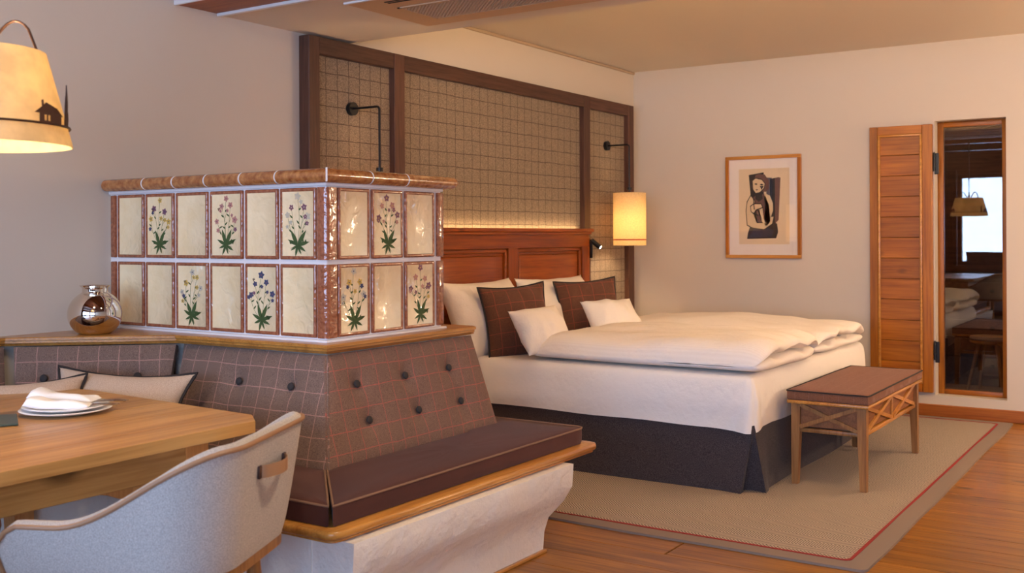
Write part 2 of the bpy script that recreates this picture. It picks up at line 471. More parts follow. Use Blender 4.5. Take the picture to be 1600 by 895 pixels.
# strip standing for the shadow band between bedroom ceiling and back wall, shade put into its colour
struct(B().box(4.365, XW, YW - .012, YW, ZC - .022, ZC, .004, 1).build('shade_strip', M['bead_shade'], smooth=False))
# skirting boards
sk = struct(B().box(XW - .018, XW, YF, YW, 0, .086, .005).build('baseboard_right', M['skirting'], smooth=False))
struct(B().box(7.15, XW - .018, YW - .018, YW, 0, .086, .004).build('baseboard_back', M['skirting'], smooth=False))

# small room behind the inner window: drawers and a stool
sr = B(); sr.box(XW + 2.4, XW + 2.5, 0, 3.4, 0, 2.5); sr.box(XW + .2, XW + 2.5, -.1, 0, 0, 2.5); sr.box(XW + .2, XW + 2.5, 3.4, 3.5, 0, 2.5); sr.box(XW + .2, XW + 2.5, -.1, 3.5, 2.5, 2.6)
struct(sr.build('wall_closet', M['ceiling_wood'], smooth=False))
pl2 = link('floor_closet', B().box(XW + .2, XW + 2.5, 0, 3.4, -.012, 0).mesh('floor_closet', M['floor'], False)); struct(pl2)
point('closet_fill', (XW + .75, 2.2, 2.2), 9, WARM, .08)  # added fill light so the stool shows; no lamp is built here
t = thing('chest_of_drawers', 'dark chest of drawers dimly seen behind the glass of the narrow inner window', 'drawers', (XW + 2.0, 1.5, 0))
B().box(-.25, .25, -.6, .6, .06, .92, .005).box(-.28, .27, -.63, .63, .92, .96, .006).box(-.22, .22, -.57, .57, 0, .06).build('carcass', M['dark_oak'], t)
for k in range(5):
    d = B().box(-.27, -.25, -.57, .57, .10 + k * .16, .245 + k * .16, .005).build('drawer', M['dark_oak'], t)
    B().lathe([(.001, 0), (.016, .004), (.018, .014), (.001, .02)], n=12).build('knob', M['black'], d, loc=(-.27, .0, .175 + k * .16), rot=(0, radians(-90), 0))
t = thing('stool', 'round wooden stool with a beige seat pad seen through the narrow inner window', 'stool', (XW + 1.38, 1.46, 0))
B().lathe([(.001, .405), (.15, .405), (.16, .415), (.16, .435), (.001, .435)], n=28).build('seat', M['stool_wood'], t)
B().lathe([(.001, .436), (.15, .436), (.162, .447), (.155, .465), (.001, .47)], n=28).build('seat_pad', M['beige'], t)
for a in (35, 125, 215, 305):
    a = radians(a); B().cyl((.1 * cos(a), .1 * sin(a), .406), (.2 * cos(a), .2 * sin(a), 0), .016, .012, 10).build('leg', M['stool_wood'], t)

# ------------------------------------------------------------------ downlights
dl_r = B().lathe([(.055, 0), (.055, -.006), (.042, -.006), (.042, .002)], n=24, cap=False).mesh('ring', M['white_trim'])
dl_l = B().lathe([(.001, -.001), (.042, -.001), (.042, .0015), (.001, .0015)], n=24).mesh('lens', M['downlens'])
wh = ['above the middle of the bedroom floor', 'above the bedroom floor near the niche wall', 'deep in the bedroom behind the rug', 'deep in the bedroom by the far right wall',
      'above the floor before the dining corner', 'above the entrance side of the room', 'over the foot of the bed', 'over the bed near the picture wall']
for k, (x, y) in enumerate(DOWN[:4]):
    z = ZC
    t = thing('ceiling_downlight', 'small round ceiling downlight ' + wh[k], 'ceiling light', (x, y, z - .001), group='recessed ceiling downlights')
    link('ring', dl_r, t); link('lens', dl_l, t)
DOWN.append((1.2, 2.0)); wh.append('over the dining corner, added to wash the wall by the stove')  # unseen fixture added for the wall-washing spot
for k in (4, 5, 8):
    x, y = DOWN[k]
    t = thing('ceiling_downlight', 'small round ceiling downlight ' + wh[k], 'ceiling light', (x, y, ZC - .001), group='recessed ceiling downlights')
    link('ring', dl_r, t); link('lens', dl_l, t)

# warm cove light on the bedroom side of the soffit, out of sight from the dining corner
t = tag(B().box(4.366, 4.385, -2.8, 3.0, 2.52, 2.535).box(4.366, 4.372, -2.8, 3.0, 2.50, 2.56).build('cove_light', M['led'], smooth=False), 'warm cove light strip along the bedroom side of the soffit', 'light strip')
area('cove_glow', (4.40, .1, 2.53), (0, radians(-112), 0),   .03, 5.8, COVE, WARM)
# unseen lamp added by the right wall for stove glints and warm light
t = thing('added_glint_lamp', 'added floor lamp with an opal globe by the right wall, outside the view, making the stove glints', 'lamp', (7.35, -1.15, 0))
B().lathe([(.001, 0), (.15, 0), (.15, .012), (.03, .03), (.012, .04), (.011, 1.5), (.001, 1.5)], n=24).build('added_stand', M['black'], t)
B().lathe([(.10 * sin(pi * k / 16) + .0005, 1.58 - .10 * cos(pi * k / 16)) for k in range(17)], n=32).build('globe', emis('glint_globe', (1, .76, .5, 1), GLINT_LAMP), t)  # globe of the added glint lamp

# ------------------------------------------------------------------ ceiling vent in the soffit
t = thing('ceiling_vent', 'flat beige air conditioning panel with perforated grille in the soffit', 'vent', (0, 0, 2.38))
B().box(3.60, 4.21, 1.55, 3.31, -.006, 0, .001, 1).build('panel', M['vent'], t)
B().box(3.585, 3.60, 1.55, 3.31, -.009, 0).build('edge_strip', M['white_trim'], t, smooth=False)
B().box(3.80, 4.07, 1.8, 3.14, -.0075, -.0062).build('grille_backing', M['darkgap'], t, smooth=False)
g = B()
for k in range(-14, 72):
    y0 = 1.8 + k * .021
    for sgn in (1, -1):
        a = Vector((3.80, y0, -.009)) if sgn > 0 else Vector((4.07, y0, -.009))
        bq = Vector((4.07, y0 + .27, -.009)) if sgn > 0 else Vector((3.80, y0 + .27, -.009))
        # clip to the rectangle in y
        if bq.y < 1.8 or a.y > 3.14: continue
        d = bq - a; t0 = max(0, (1.8 - a.y) / d.y); t1 = min(1, (3.14 - a.y) / d.y)
        if t1 - t0 < .03: continue
        g.beam(a + d * t0, a + d * t1, .0048, .002)
g.build('grille_mesh', M['vent'], t, smooth=False, stuff=True)
fr = B()
fr.box(3.785, 3.80, 1.785, 3.155, -.011, -.005).box(4.07, 4.085, 1.785, 3.155, -.011, -.005).box(3.785, 4.085, 3.14, 3.155, -.011, -.005).box(3.785, 4.085, 1.785, 1.8, -.011, -.005)
fr.build('grille_frame', M['vent'], t, smooth=False)
for x in (3.66, 3.685):
    B().box(x, x + .012, 1.8, 3.13, -.008, -.0055).build('air_slot', M['darkgap'], t, smooth=False)

# ------------------------------------------------------------------ wall panel behind the bed
t = thing('wall_panel', 'large dark wood framed panel with checked beige cloth on the wall behind the bed', 'wall panel', (0, YW, 0))
PX = [3.98, 4.062, 4.675, 4.770, 6.895, 6.992, 7.625, 7.725]
PZ0, PZ1 = .10, 2.365
for a, b in ((0, 1), (2, 3), (4, 5), (6, 7)):
    B().box(PX[a], PX[b], -.075, 0, PZ0, PZ1 + .0, .003, 1).build('stile', M['dark_oak_v'], t, smooth=False)
for a, b in ((1, 2), (3, 4), (5, 6)):
    B().box(PX[a], PX[b], -.073, 0, 2.275, PZ1, .003, 1).build('rail', M['dark_oak'], t, smooth=False)
    B().box(PX[a], PX[b], -.073, 0, .60 if a == 5 else .1, .72, .003, 1).build('rail', M['dark_oak'], t, smooth=False)
    B().box(PX[a] - .002, PX[b] + .002, -.035, -.002, .10, 2.28).build('cloth_panel', M['wallcloth'], t, smooth=False)

# ------------------------------------------------------------------ wall sconces
def sconce(x, label, sz=1.222):
    t = thing('wall_lamp', label, 'lamp', (x, YW - .035, 0), group='pendant wall lamps by the bed')
    B().cyl((0, -.0, 2.01), (0, -.025, 2.01), .037, n=28).build('wall_plate', M['black'], t)
    pts = [(0, -.02, 2.01), (0, -.19, 2.01)]
    for k in range(1, 7):
        a = k / 6 * pi / 2; pts.append((0, -.19 - .02 * sin(a), 2.01 - .02 * (1 - cos(a))))
    pts.append((0, -.21, 1.66))
    B().tube(pts, .0065, 10).build('arm', M['black'], t)
    B().cyl((0, -.21, 1.655), (0, -.21, 1.675), .02, n=16).build('cap', M['black'], t)
    r = .128
    s = B()
    n = 48
    prof = [(r, 1.222), (r, 1.632), (r - .002, 1.632), (r - .002, 1.222)]
    rings = [[Vector((rr * cos(2 * pi * k / n), -.21 + rr * sin(2 * pi * k / n), z)) for k in range(n)] for rr, z in prof]
    s.ring_sweep(rings, True, False, True)
    sh = s.build('lamp_shade', M['shade_linen'], t)
    s = B(); rr = r + .001
    rings = [[Vector((q * cos(2 * pi * k / n), -.21 + q * sin(2 * pi * k / n), z)) for k in range(n)] for q, z in ((rr, 1.262), (rr + .001, 1.265), (rr + .001, 1.268), (rr, 1.271))]
    s.ring_sweep(rings, True, False, False); s.build('trim_band', M['red_band'], sh)
    sp = B()
    for k in range(3):
        a = 2 * pi * k / 3; sp.cyl((0, -.21, 1.625), (r * cos(a), -.21 + r * sin(a), 1.625), .0022, n=6)
    sp.build('shade_ring', M['black'], t)
    B().lathe([(.001, 1.40), (.02, 1.405), (.034, 1.44), (.03, 1.48), (.014, 1.51), (.001, 1.51)], (0, -.21, 0), 16).build('bulb', M['bulb'], t)
    B().lathe([(.001, 1.51), (.018, 1.51), (.018, 1.58), (.008, 1.59), (.008, 1.66), (.001, 1.66)], (0, -.21, 0), 16).build('socket', M['black'], t)
    point('wall_lamp_glow', (x, YW - .245, 1.36), 4.2, WARM, .04)
sconce(4.344, 'black arm wall lamp on the left cloth panel, its shade hidden behind the stove')
sconce(7.31, 'wall lamp with cylindrical linen shade hanging right of the bed')

# ------------------------------------------------------------------ bed
BX0, BX1, BY0 = 4.955, 7.03, 1.865
bed = thing('double_bed', 'wide double bed with red pine headboard, white sheet and charcoal skirt', 'bed', ((BX0 + BX1) / 2, 2.9, 0))
bl = Matrix.Translation(-Vector(((BX0 + BX1) / 2, 2.9, 0)))
def bedpart(bb, name, mat, parent=bed, **kw):
    bb.b.transform(bl); return bb.build(name, mat, parent, **kw)
HX0, HX1, HY = 4.80, 6.885, 3.915
hb = B()
hb.box(HX0, HX1, HY - .045, HY, 1.215, 1.325, .003).box(HX0, HX1, HY - .045, HY, .3, .62, .003)
head = bedpart(hb, 'headboard', M['cherry'], smooth=False)
c = B().box(HX0 - .015, HX1 + .02, HY - .075, HY + .002, 1.327, 1.352, .006).box(HX0 - .005, HX1 + .008, HY - .06, HY, 1.308, 1.328, .004)
bedpart(c, 'cap_moulding', M['cherry'], head, smooth=False)
for a, b in ((HX0, HX0 + .11), (5.79, 5.90), (HX1 - .105, HX1)):
    bedpart(B().box(a, b, HY - .045, HY, .0, 1.216, .003), 'stile', M['cherry_v'], head, smooth=False)
for a, b in ((HX0 + .11, 5.79), (5.90, HX1 - .105)):
    bedpart(B().box(a, b, HY - .012, HY, .6, 1.22), 'recess', M['cherry'], head, smooth=False)
    f = B(); q = .028
    f.box(a, b, HY - .034, HY - .01, 1.215 - q, 1.215, .008).box(a, a + q, HY - .034, HY - .01, .6, 1.215, .008).box(b - q, b, HY - .034, HY - .01, .6, 1.215, .008)
    bedpart(f, 'panel_moulding', M['cherry'], head)
    f = B(); pad = .075
    f.box(a + pad - .03, b - pad + .03, HY - .026, HY - .01, .55, 1.215 - pad + .03, .012, 2)
    bedpart(f, 'panel', M['cherry'], head, ang=60)
# skirt
def skirt():
    s = B(); bot, top = .012, .352
    P = []  # (x,y,outx,outy,flare)
    def side(a, bq, n, nrm, wav):
        for k in range(n):
            u = k / n; P.append((a[0] + (bq[0] - a[0]) * u, a[1] + (bq[1] - a[1]) * u, nrm[0], nrm[1], .012 + wav * sin(u * 9 + a[0] * 3) ))
    side((BX0 + .012, 3.88), (BX0 + .012, BY0 + .12), 40, (-1, 0), .005)
    TOP = {}
    def pt(x, y, ox, oy, fl, tx, ty): TOP[len(P)] = (tx, ty); P.append((x, y, ox, oy, fl))
    X_, Y_ = BX0 + .012, BY0 + .002
    pt(X_, Y_ + .085, -1, 0, .016, X_, Y_ + .05)
    pt(X_, Y_ + .062, -1, 0, .022, X_, Y_ + .006)
    pt(X_ + .030, Y_ + .066, -1, 0, .008, X_ + .002, Y_ + .006)
    pt(X_ + .065, Y_ + .085, 0, -1, .0, X_ + .004, Y_ + .005)
    pt(X_ + .085, Y_ + .050, 0, -1, .0, X_ + .006, Y_ + .004)
    pt(X_ + .080, Y_ + .012, 0, -1, .006, X_ + .008, Y_ + .003)
    pt(X_ + .076, Y_ + .0, -.3, -1, .040, X_ + .010, Y_ + .001)
    pt(X_ + .13, Y_ + .0, 0, -1, .030, X_ + .11, Y_)
    side((BX0 + .16, BY0 + .002), (BX1 - .01, BY0 + .002), 36, (0, -1), .008)
    side((BX1 - .01, BY0 + .01), (BX1 - .01, 3.88), 20, (1, 0), .004)
    P.append((BX1 - .01, 3.88, 0, 1, 0))
    rings = []
    for h in range(9):
        u = h / 8; z = bot + (top - bot) * u
        r = []
        for q, (x, y, ox, oy, fl) in enumerate(P):
            if q in TOP:   # the corner pleat closes towards the top
                k = min(1, u * 1.12); x, y = x + (TOP[q][0] - x) * k, y + (TOP[q][1] - y) * k
            r.append(Vector((x + ox * fl * (1 - u), y + oy * fl * (1 - u), z)))
        rings.append(r)
    s.ring_sweep(rings, True, True)
    return s
bedpart(skirt(), 'bed_skirt', M['skirt'], ang=40)
# mattress under its sheet: rounded block, slightly rumpled, tucked with folds at the near foot corner
def mattress():
    s = B(); z0, z1 = .332, .598; nx, ny = 90, 90
    W, D = BX1 - BX0, 3.88 - BY0
    prof = []
    rc = .05
    for k in range(7): prof.append((0, k / 6))
    per_ = 2 * (W + D); uc = D / per_; US = []
    u_ = 0
    while u_ < 1:
        US.append(u_); u_ += (.006 if abs(u_ - uc) < .42 / per_ * 1.0 else .03) / per_ * 1.0 if True else 0
    def outline(inset, u):
        # rounded rectangle perimeter, u in 0..1
        w2, d2 = W / 2 - inset, D / 2 - inset; r = max(.01, .05 - inset)
        per = 2 * (W + D); t = u * per
        pts = [(-1, 1), (-1, -1), (1, -1), (1, 1)]
        if t < D: x, y, n = -w2, d2 - t / D * 2 * d2, (-1, 0)
        elif t < D + W: x, y, n = -w2 + (t - D) / W * 2 * w2, -d2, (0, -1)
        elif t < 2 * D + W: x, y, n = w2, -d2 + (t - D - W) / D * 2 * d2, (1, 0)
        else: x, y, n = w2 - (t - 2 * D - W) / W * 2 * w2, d2, (0, 1)
        # round corners
        cx, cy = w2 - r, d2 - r
        if abs(x) > cx and abs(y) > cy:
            vx, vy = abs(x) - cx, abs(y) - cy; m = max(vx, vy, 1e-6); L = sqrt(vx * vx + vy * vy) or 1e-6
            k = m / L; x = math.copysign(cx + vx * k, x); y = math.copysign(cy + vy * k, y)
        return x, y, n
    rings = []
    hs = [(.0, 0.006), (.0, 0), (.08, -.002), (.16, -.004), (.25, -.005), (.34, -.006), (.43, -.006), (.52, -.005), (.61, -.004), (.70, -.002), (.79, .002), (.87, .009), (.93, .018), (.97, .030), (.99, .046), (1.0, .075)]
    for hi, (h, ins) in enumerate(hs):
        r = []
        for k, u in enumerate(US):
            x, y, n = outline(ins, u)
            z = z0 + (z1 - z0) * h
            # bottom hem droops a little unevenly
            if hi < 2: z += .012 * noise.noise(Vector((x * 2.3, y * 2.3, 0))) - .022 * exp(-(((u - uc) * per_) / .12) ** 2)
            # fan of tucked folds at near foot corner
            sc = (u - uc) * per_
            if abs(sc) < .34:
                ph = math.atan2(sc - .02, (1 - h) * .30 + .05)
                wv = .011 * (1 - abs(1 - 2 * ((ph * 3.1) % 1)) ** 1.5) * (1 - abs(sc) / .34) * (.25 + .75 * (1 - h)) * (1 if h < .97 else 0)
                x += n[0] * wv; y += n[1] * wv
            wv = .007 * noise.noise(Vector((x * 2.2, y * 2.2 + z * 5, z * 9))) * (1 if h < .95 else .3)
            r.append(Vector((x + n[0] * wv, y + n[1] * wv, z)))
        rings.append(r)
    cx, cy = (BX0 + BX1) / 2, (3.88 + BY0) / 2
    for r in rings:
        for v in r: v.x += cx; v.y += cy
    s.ring_sweep(rings, True, True)
    return s
bedpart(mattress(), 'mattress', M['sheet'], ang=70)

# duvets, each folded back on itself at the foot
def duvet(x0, x1, y0, y1, z0, hh, label, seed, splay=0.0):
    cx, cy = (x0 + x1) / 2, (y0 + y1) / 2
    n = 46
    # closed side profile in (y, z): flat underside, lower layer lip, crease, upper layer lip, puffy top
    L = y1 - y0; h = hh
    pr = [(y1 - .02, .0)]
    for k in range(1, 12): pr.append((y1 - L * k / 12, 0))
    pr += [(y0 + .06, 0), (y0 + .02, .006), (y0 + .002, .026), (y0 + .012, .05), (y0 + .05, .062), (y0 + .12, .068)]   # lower lip then into the crease
    pr += [(y0 + .11, .074), (y0 + .03, .082), (y0 - .008, .098), (y0 - .006, .122), (y0 + .03, .142), (y0 + .09, h - .008)]
    for k in range(1, 20):
        u = k / 20; yy = y0 + .09 + (L - .09) * u
        pr.append((yy, h * (1 - .1 * abs(u - .45)) * (1 if u < .86 else sqrt(max(.0, 1 - ((u - .86) / .15) ** 2)))))
    pr.append((y1, .02))
    rings = []
    for i in range(n + 1):
        v = i / n * 2 - 1
        av = abs(v); edge = (1 - av ** 5) ** .5 if av < 1 else 0
        th = .22 + .78 * edge if av < .999 else .22
        x = x0 + (x1 - x0) * (i / n)
        # ends pull inward to a soft seam
        ring = []
        for j, (y, z) in enumerate(pr):
            nz = noise.noise(Vector((x * 2.1 + seed, y * 1.7, 0))) * .030 * (1 if z > h * .6 else .2) * edge
            nz += noise.noise(Vector((x * 6 + seed, y * 5, 3))) * (.010 + .016 * exp(-((y - y0) / .25) ** 2)) * (1 if z > .03 else 0) * edge
            if z > .05: nz += .007 * max(0, ridge(x * .8, y * 1.5, seed, 3.2)) ** 3 * edge + .004 * max(0, ridge(x * 1.3, y, seed + 4, 7)) ** 2 * edge
            zz = z * th + (.035 if z < h * .5 else .0) * (1 - th) + nz
            yo = noise.noise(Vector((x * 3.2 + seed, z * 9, 5))) * .03 * (1 if y < y0 + .3 else .3)
            bul = (.012 * sin((z / h) * pi)) * (1 if v > 0 else -1) * max(0, av - .9) * 10
            yy = y + yo + (.05 * (1 - edge) if y < cy else -.05 * (1 - edge)) + splay * (i / n) * (1 if y < y0 + .25 else 0)
            ring.append(Vector((x + bul - cx, yy - cy, max(0, zz))))
        rings.append(ring)
    s = B(); s.ring_sweep(rings, True, True)
    o = s.build('duvet', M['duvet'], None, ang=75, loc=(cx, cy, z0))
    md = o.modifiers.new('soft', 'SUBSURF'); md.levels = 1; md.render_levels = 1
    tag(o, label, 'duvet', 'folded white duvets')
duvet(4.975, 5.97, 1.83, 3.22, .602, .165, 'white folded duvet on the near side of the bed, closest to the bench seat', 1.3)
duvet(5.985, 6.98, 1.84, 3.42, .602, .160, 'white folded duvet on the far side of the bed, towards the picture wall', 7.7)

# pillows
def pillow(name, w, h, t, mat, label, cat, loc, rot, seed=0, piping=None, group=None, c=.10, wr=.018, nseg=36):
    s = B(); n = nseg
    def pt(u, v, side):
        x = w / 2 * u * (1 - c * (1 - v * v) * abs(u) ** 2); z = h / 2 * v * (1 - c * (1 - u * u) * abs(v) ** 2)
        e = max(0, (1 - abs(u) ** 2.2) * (1 - abs(v) ** 2.2)) ** .55
        y = t / 2 * e
        nn = noise.noise(Vector((x * 7 + seed, z * 7, side * 3))) + .6 * noise.noise(Vector((x * 16 + seed, z * 5, side * 5)))
        y += nn * wr * (e ** .5) + .008 * max(0, ridge(x, z, seed + side, 5)) ** 3 * e ** .3
        bend = .04 * noise.noise(Vector((x * 2 + seed, 1, z * 2)))
        return Vector((x, -y * side + bend * .5, z))
    for side in (1, -1):
        s.grid(lambda a, b: pt(a * 2 - 1, b * 2 - 1, side), n, n)
    o = s.build(name, mat, None, ang=80, merge=.0008, loc=loc, rot=rot)
    if piping:
        pts = []
        for k in range(96):
            q = k / 24; sd = int(q); u = (q - sd) * 2 - 1
            uv = [(u, -1), (1, u), (-u, 1), (-1, -u)][sd]
            pts.append(pt(uv[0], uv[1], 1))
        B().tube(pts, .0068, 6, loop=True).build('piping', piping, o)
    tag(o, label, cat, group)
    return o
R_ = radians
pillow('pillow', .82, .50, .27, M['linen'], 'large white pillow leaning on the headboard next to the tiled stove', 'pillow', (5.27, 3.66, .80), (R_(-22), 0, R_(4)), 1, group='large white pillows')
pillow('pillow', .84, .52, .27, M['linen'], 'large white pillow leaning on the headboard between the two plaid cushions', 'pillow', (6.10, 3.63, .79), (R_(-28), 0, R_(-2)), 5, group='large white pillows')
pillow('cushion', .45, .45, .17, M['plaid_cushion'], 'brown plaid cushion nearest the stove, standing on the near half of the bed', 'cushion', (5.20, 3.42, .79), (R_(-15), R_(-3), R_(-27)), 11, M['piping_dark'], 'brown plaid bed cushions')
pillow('cushion', .45, .45, .17, M['plaid_cushion'], 'brown plaid cushion on the far half of the bed, behind the far small white pillow', 'cushion', (6.04, 3.40, .79), (R_(-15), R_(-3), R_(-34)), 17, M['piping_dark'], 'brown plaid bed cushions')
pillow('small_pillow', .40, .29, .16, M['linen'], 'small white pillow in front of the plaid cushion nearest the stove', 'pillow', (5.13, 3.20, .755), (R_(-32), R_(-3), R_(-12)), 23, group='small white pillows', c=.07)
pillow('small_pillow', .40, .29, .16, M['linen'], 'small white pillow on the far duvet in front of the far plaid cushion', 'pillow', (5.93, 3.16, .765), (R_(-38), R_(-2), R_(-26)), 29, group='small white pillows', c=.07)

# LED strip behind the headboard and the reading light
t = tag(B().box(4.86, 6.84, YW - .072, YW - .062, 1.335, 1.347).build('led_strip', M['led'], smooth=False), 'thin glowing LED strip behind the top edge of the headboard', 'light strip')
t = thing('reading_light', 'small black cylinder reading light on the right edge of the headboard', 'lamp', (6.895, 3.865, 1.22))
B().box(-.008, .004, -.015, .015, -.09, .05, .003).build('bracket', M['black'], t)
d = Vector((.55, -.55, -.62)).normalized()
B().cyl((.0, -.005, .045), tuple(Vector((.0, -.005, .045)) + d * .085), .019, n=18).build('lamp_head', M['black'], t)
q = Vector((.0, -.005, .045)) + d * .0855
B().cyl(tuple(q), tuple(q + d * .003), .014, n=16).build('lens', emis('reading_lens', (1, .85, .65, 1), 40), t)
spot('reading_beam', tuple(Vector(t.location) + q + d * .01), (7.32, 3.95, .85), 3.0, WARM2, 75, .8, .01)

# nightstand behind the bed, right
t = thing('nightstand', 'low wooden nightstand by the wall beyond the bed, below the linen lamp', 'nightstand', (7.43, 3.72, 0))
B().box(-.31, .31, -.2, .19, .555, .585, .004).build('top', M['honey'], t)
B().box(-.29, .29, -.18, .19, .1, .555, .003).build('body', M['honey'], t)
d = B().box(-.27, .27, -.195, -.18, .38, .54, .003).build('drawer', M['honey'], t)
B().cyl((0, -.195, .46), (0, -.215, .46), .012, n=12).build('knob', M['black'], d)
for sx in (-.26, .26):
    for sy in (-.15, .15): B().box(sx - .02, sx + .02, sy - .02, sy + .02, 0, .1).build('leg', M['honey'], t)

# ------------------------------------------------------------------ rug
rx0, rx1, ry0, ry1 = 4.075, 7.80, 1.085, 3.1
t = thing('rug', 'large beige herringbone rug with a red cord and plain border under the bed', 'rug', (0, 0, 0))
def rr(x0, x1, y0, y1, r, n=6):
    out = []
    for cx, cy, a0 in ((x0 + r, y0 + r, 180), (x1 - r, y0 + r, 270), (x1 - r, y1 - r, 0), (x0 + r, y1 - r, 90)):
        for k in range(n + 1):
            a = radians(a0 + 90 * k / n); out.append((cx + r * cos(a), cy + r * sin(a)))
    return out
def edge_ring(ins, z0, z1, w, mat, name, wav=.004):
    s = B(); N = 0; pts = []
    a = rr(rx0 + ins, rx1 - ins, ry0 + ins, ry1 - ins, .03); 
    # densify
    P = []
    for i in range(len(a)):
        p, q = Vector(a[i]), Vector(a[(i + 1) % len(a)]); m = max(1, int((q - p).length / .12))
        for k in range(m): P.append(p.lerp(q, k / m))
    cx, cy = (rx0 + rx1) / 2, (ry0 + ry1) / 2
    rings = []
    for p in P:
        wv = wav * noise.noise(Vector((p.x * 1.7, p.y * 1.7, 0))) * 2
        d = Vector((p.x - cx, p.y - cy)); sx = 1 - w / ((rx1 - rx0) / 2 - ins); sy = 1 - w / ((ry1 - ry0) / 2 - ins)
        pi_ = Vector((cx + d.x * sx, cy + d.y * sy))
        n2 = (p - pi_).normalized() if (p - pi_).length > 0 else Vector((0, 0)); pw = p + n2 * wv
        zl = .0
        rings.append([Vector((pw.x, pw.y, z0)), Vector((pw.x, pw.y, z1 + zl)), Vector((pi_.x, pi_.y, z1 + zl)), Vector((pi_.x, pi_.y, z0))])
    s.ring_sweep(rings, True, False, True)
    return s.build(name, mat, t, smooth=True, ang=40)
edge_ring(0, .0005, .011, .088, M['rug_border'], 'border', .008)
edge_ring(.084, .002, .0135, .012, M['rug_red'], 'red_cord', .004)
s = B().box(rx0 + .09, rx1 - .09, ry0 + .09, ry1 - .09, .002, .0112)
s.build('pile', M['rug'], t, smooth=False)

# ------------------------------------------------------------------ upholstered bench at the foot of the bed
t = thing('footstool_bench', 'wooden bench with crossed slats and brown plaid cushion at the foot of the bed', 'bench', (5.875, 1.60, .0115))
hx, hy = .585, .20; zt = .438
def footbench():
    lw = .05
    for sx in (-1, 1):
        for sy in (-1, 1):
            s = B(); cx, cy = sx * (hx - .035), sy * (hy - .032)
            r = []
            for z, k in ((0, .032), (.30, .044), (zt - .02, .046)):
                # taper on the inner sides
                xo, yo = cx + sx * .022, cy + sy * .022
                r.append([Vector((xo - sx * k, yo - sy * k, z)), Vector((xo, yo - sy * k, z)), Vector((xo, yo, z)), Vector((xo - sx * k, yo, z))])
            s.ring_sweep(r); s.build('leg', M['stool_wood'], t, smooth=False)
    for sy in (-1, 1):
        y = sy * (hy - .034)
        B().box(-hx + .05, hx - .05, y - .005, y + .002, .30, zt - .02).build('side_board', M['stool_dark'], t, smooth=False)
        B().box(-hx + .05, hx - .05, y + sy * .0 - .014, y + .014, .27, .292, .005).build('lower_rail', M['honey'], t)
        xs = [-hx + .06, -.0, hx - .06]
        B().box(-.014, .014, y + sy * .005 - .008, y + sy * .005 + .008, .292, zt - .02).build('divider', M['honey'], t, smooth=False)
        for i in range(2):
            a, b = xs[i] + .012, xs[i + 1] - .012; yy = y + sy * .012
            B().beam((a, yy, .296), (b, yy, zt - .024), .02, .012, up=(0, 1, 0)).build('cross_slat', M['honey'], t, smooth=False)
            B().beam((a, yy - sy * .004, zt - .024), (b, yy - sy * .004, .296), .02, .012, up=(0, 1, 0)).build('cross_slat', M['honey'], t, smooth=False)
    for sx in (-1, 1):
        x = sx * (hx - .036)
        B().box(x - .005, x + .002, -hy + .05, hy - .05, .30, zt - .02).build('end_board', M['stool_dark'], t, smooth=False)
        B().box(x - .014, x + .014, -hy + .05, hy - .05, .27, .292, .005).build('lower_rail', M['stool_wood'], t)
        xx = x + sx * .016
        B().beam((xx, -hy + .055, .298), (xx, hy - .055, zt - .026), .012, .02, up=(0, 0, 1)).build('cross_slat', M['stool_wood'], t, smooth=False)
        B().beam((xx + sx * .003, -hy + .055, zt - .026), (xx + sx * .003, hy - .055, .298), .012, .02, up=(0, 0, 1)).build('cross_slat', M['stool_wood'], t, smooth=False)
    B().box(-hx - .008, hx + .008, -hy - .008, hy + .008, zt - .02, zt - .002, .006).build('top_frame', M['honey'], t)
    def cush(name, x0, x1, y0, y1, z0, z1):
        s = B(); s.box(x0, x1, y0, y1, z0, z1, .008, 2)
        bmesh.ops.subdivide_edges(s.b, edges=[e for e in s.b.edges if e.calc_length() > .2], cuts=14, use_grid_fill=True)
        for v in s.b.verts:
            if v.co.z > (z0 + z1) / 2:
                u = abs(v.co.x) / ((x1 - x0) / 2); w = abs(v.co.y) / ((y1 - y0) / 2)
                v.co.z += .008 * (1 - u ** 3) * (1 - w ** 3) + .003 * noise.noise(v.co * 7)
        return s
    c = cush('cushion', -hx - .006, hx + .006, -hy - .008, hy + .008, zt - .002, zt + .048).build('seat_cushion', M['plaid_bench'], t, ang=60)
    pts = [(x, y, zt + .046) for x, y in rr(-hx - .007, hx + .007, -hy - .009, hy + .009, .012, 4)]
    B().tube(pts, .004, 6, loop=True).build('piping', M['piping_dark'], c)
M['plaid_bench'] = tweed('bench_cushion_cloth', S(100, 62, 44), S(146, 98, 72), S(156, 118, 104), .075, .0015, ('X', 'Y'), 500, linestr=.35)
footbench()

# ------------------------------------------------------------------ wooden shutter and hinges beside the niche
SY0, SY1, SZ0, SZ1 = 1.615, 2.05, .170, 2.082
t = thing('wooden_shutter', 'tall open wooden shutter with horizontal boards flat against the right wall', 'shutter', (XW, 0, 0))
sx0, sx1 = -.042, -.004
B().box(sx0, sx1, SY0, SY0 + .068, SZ0, SZ1, .003, 1).build('stile', M['shutter_v'], t, smooth=False)
B().box(sx0, sx1, SY1 - .058, SY1, SZ0, SZ1, .003, 1).build('stile', M['shutter_v'], t, smooth=False)
B().box(sx0 + .001, sx1, SY0 + .069, SY1 - .059, SZ1 - .062, SZ1, .003, 1).build('rail', M['shutter'], t, smooth=False)
B().box(sx0 + .001, sx1, SY0 + .069, SY1 - .059, SZ0, SZ0 + .062, .003, 1).build('rail', M['shutter'], t, smooth=False)
f = B(); a, b, z0, z1, q = SY0 + .069, SY1 - .059, SZ0 + .062, SZ1 - .062, .016
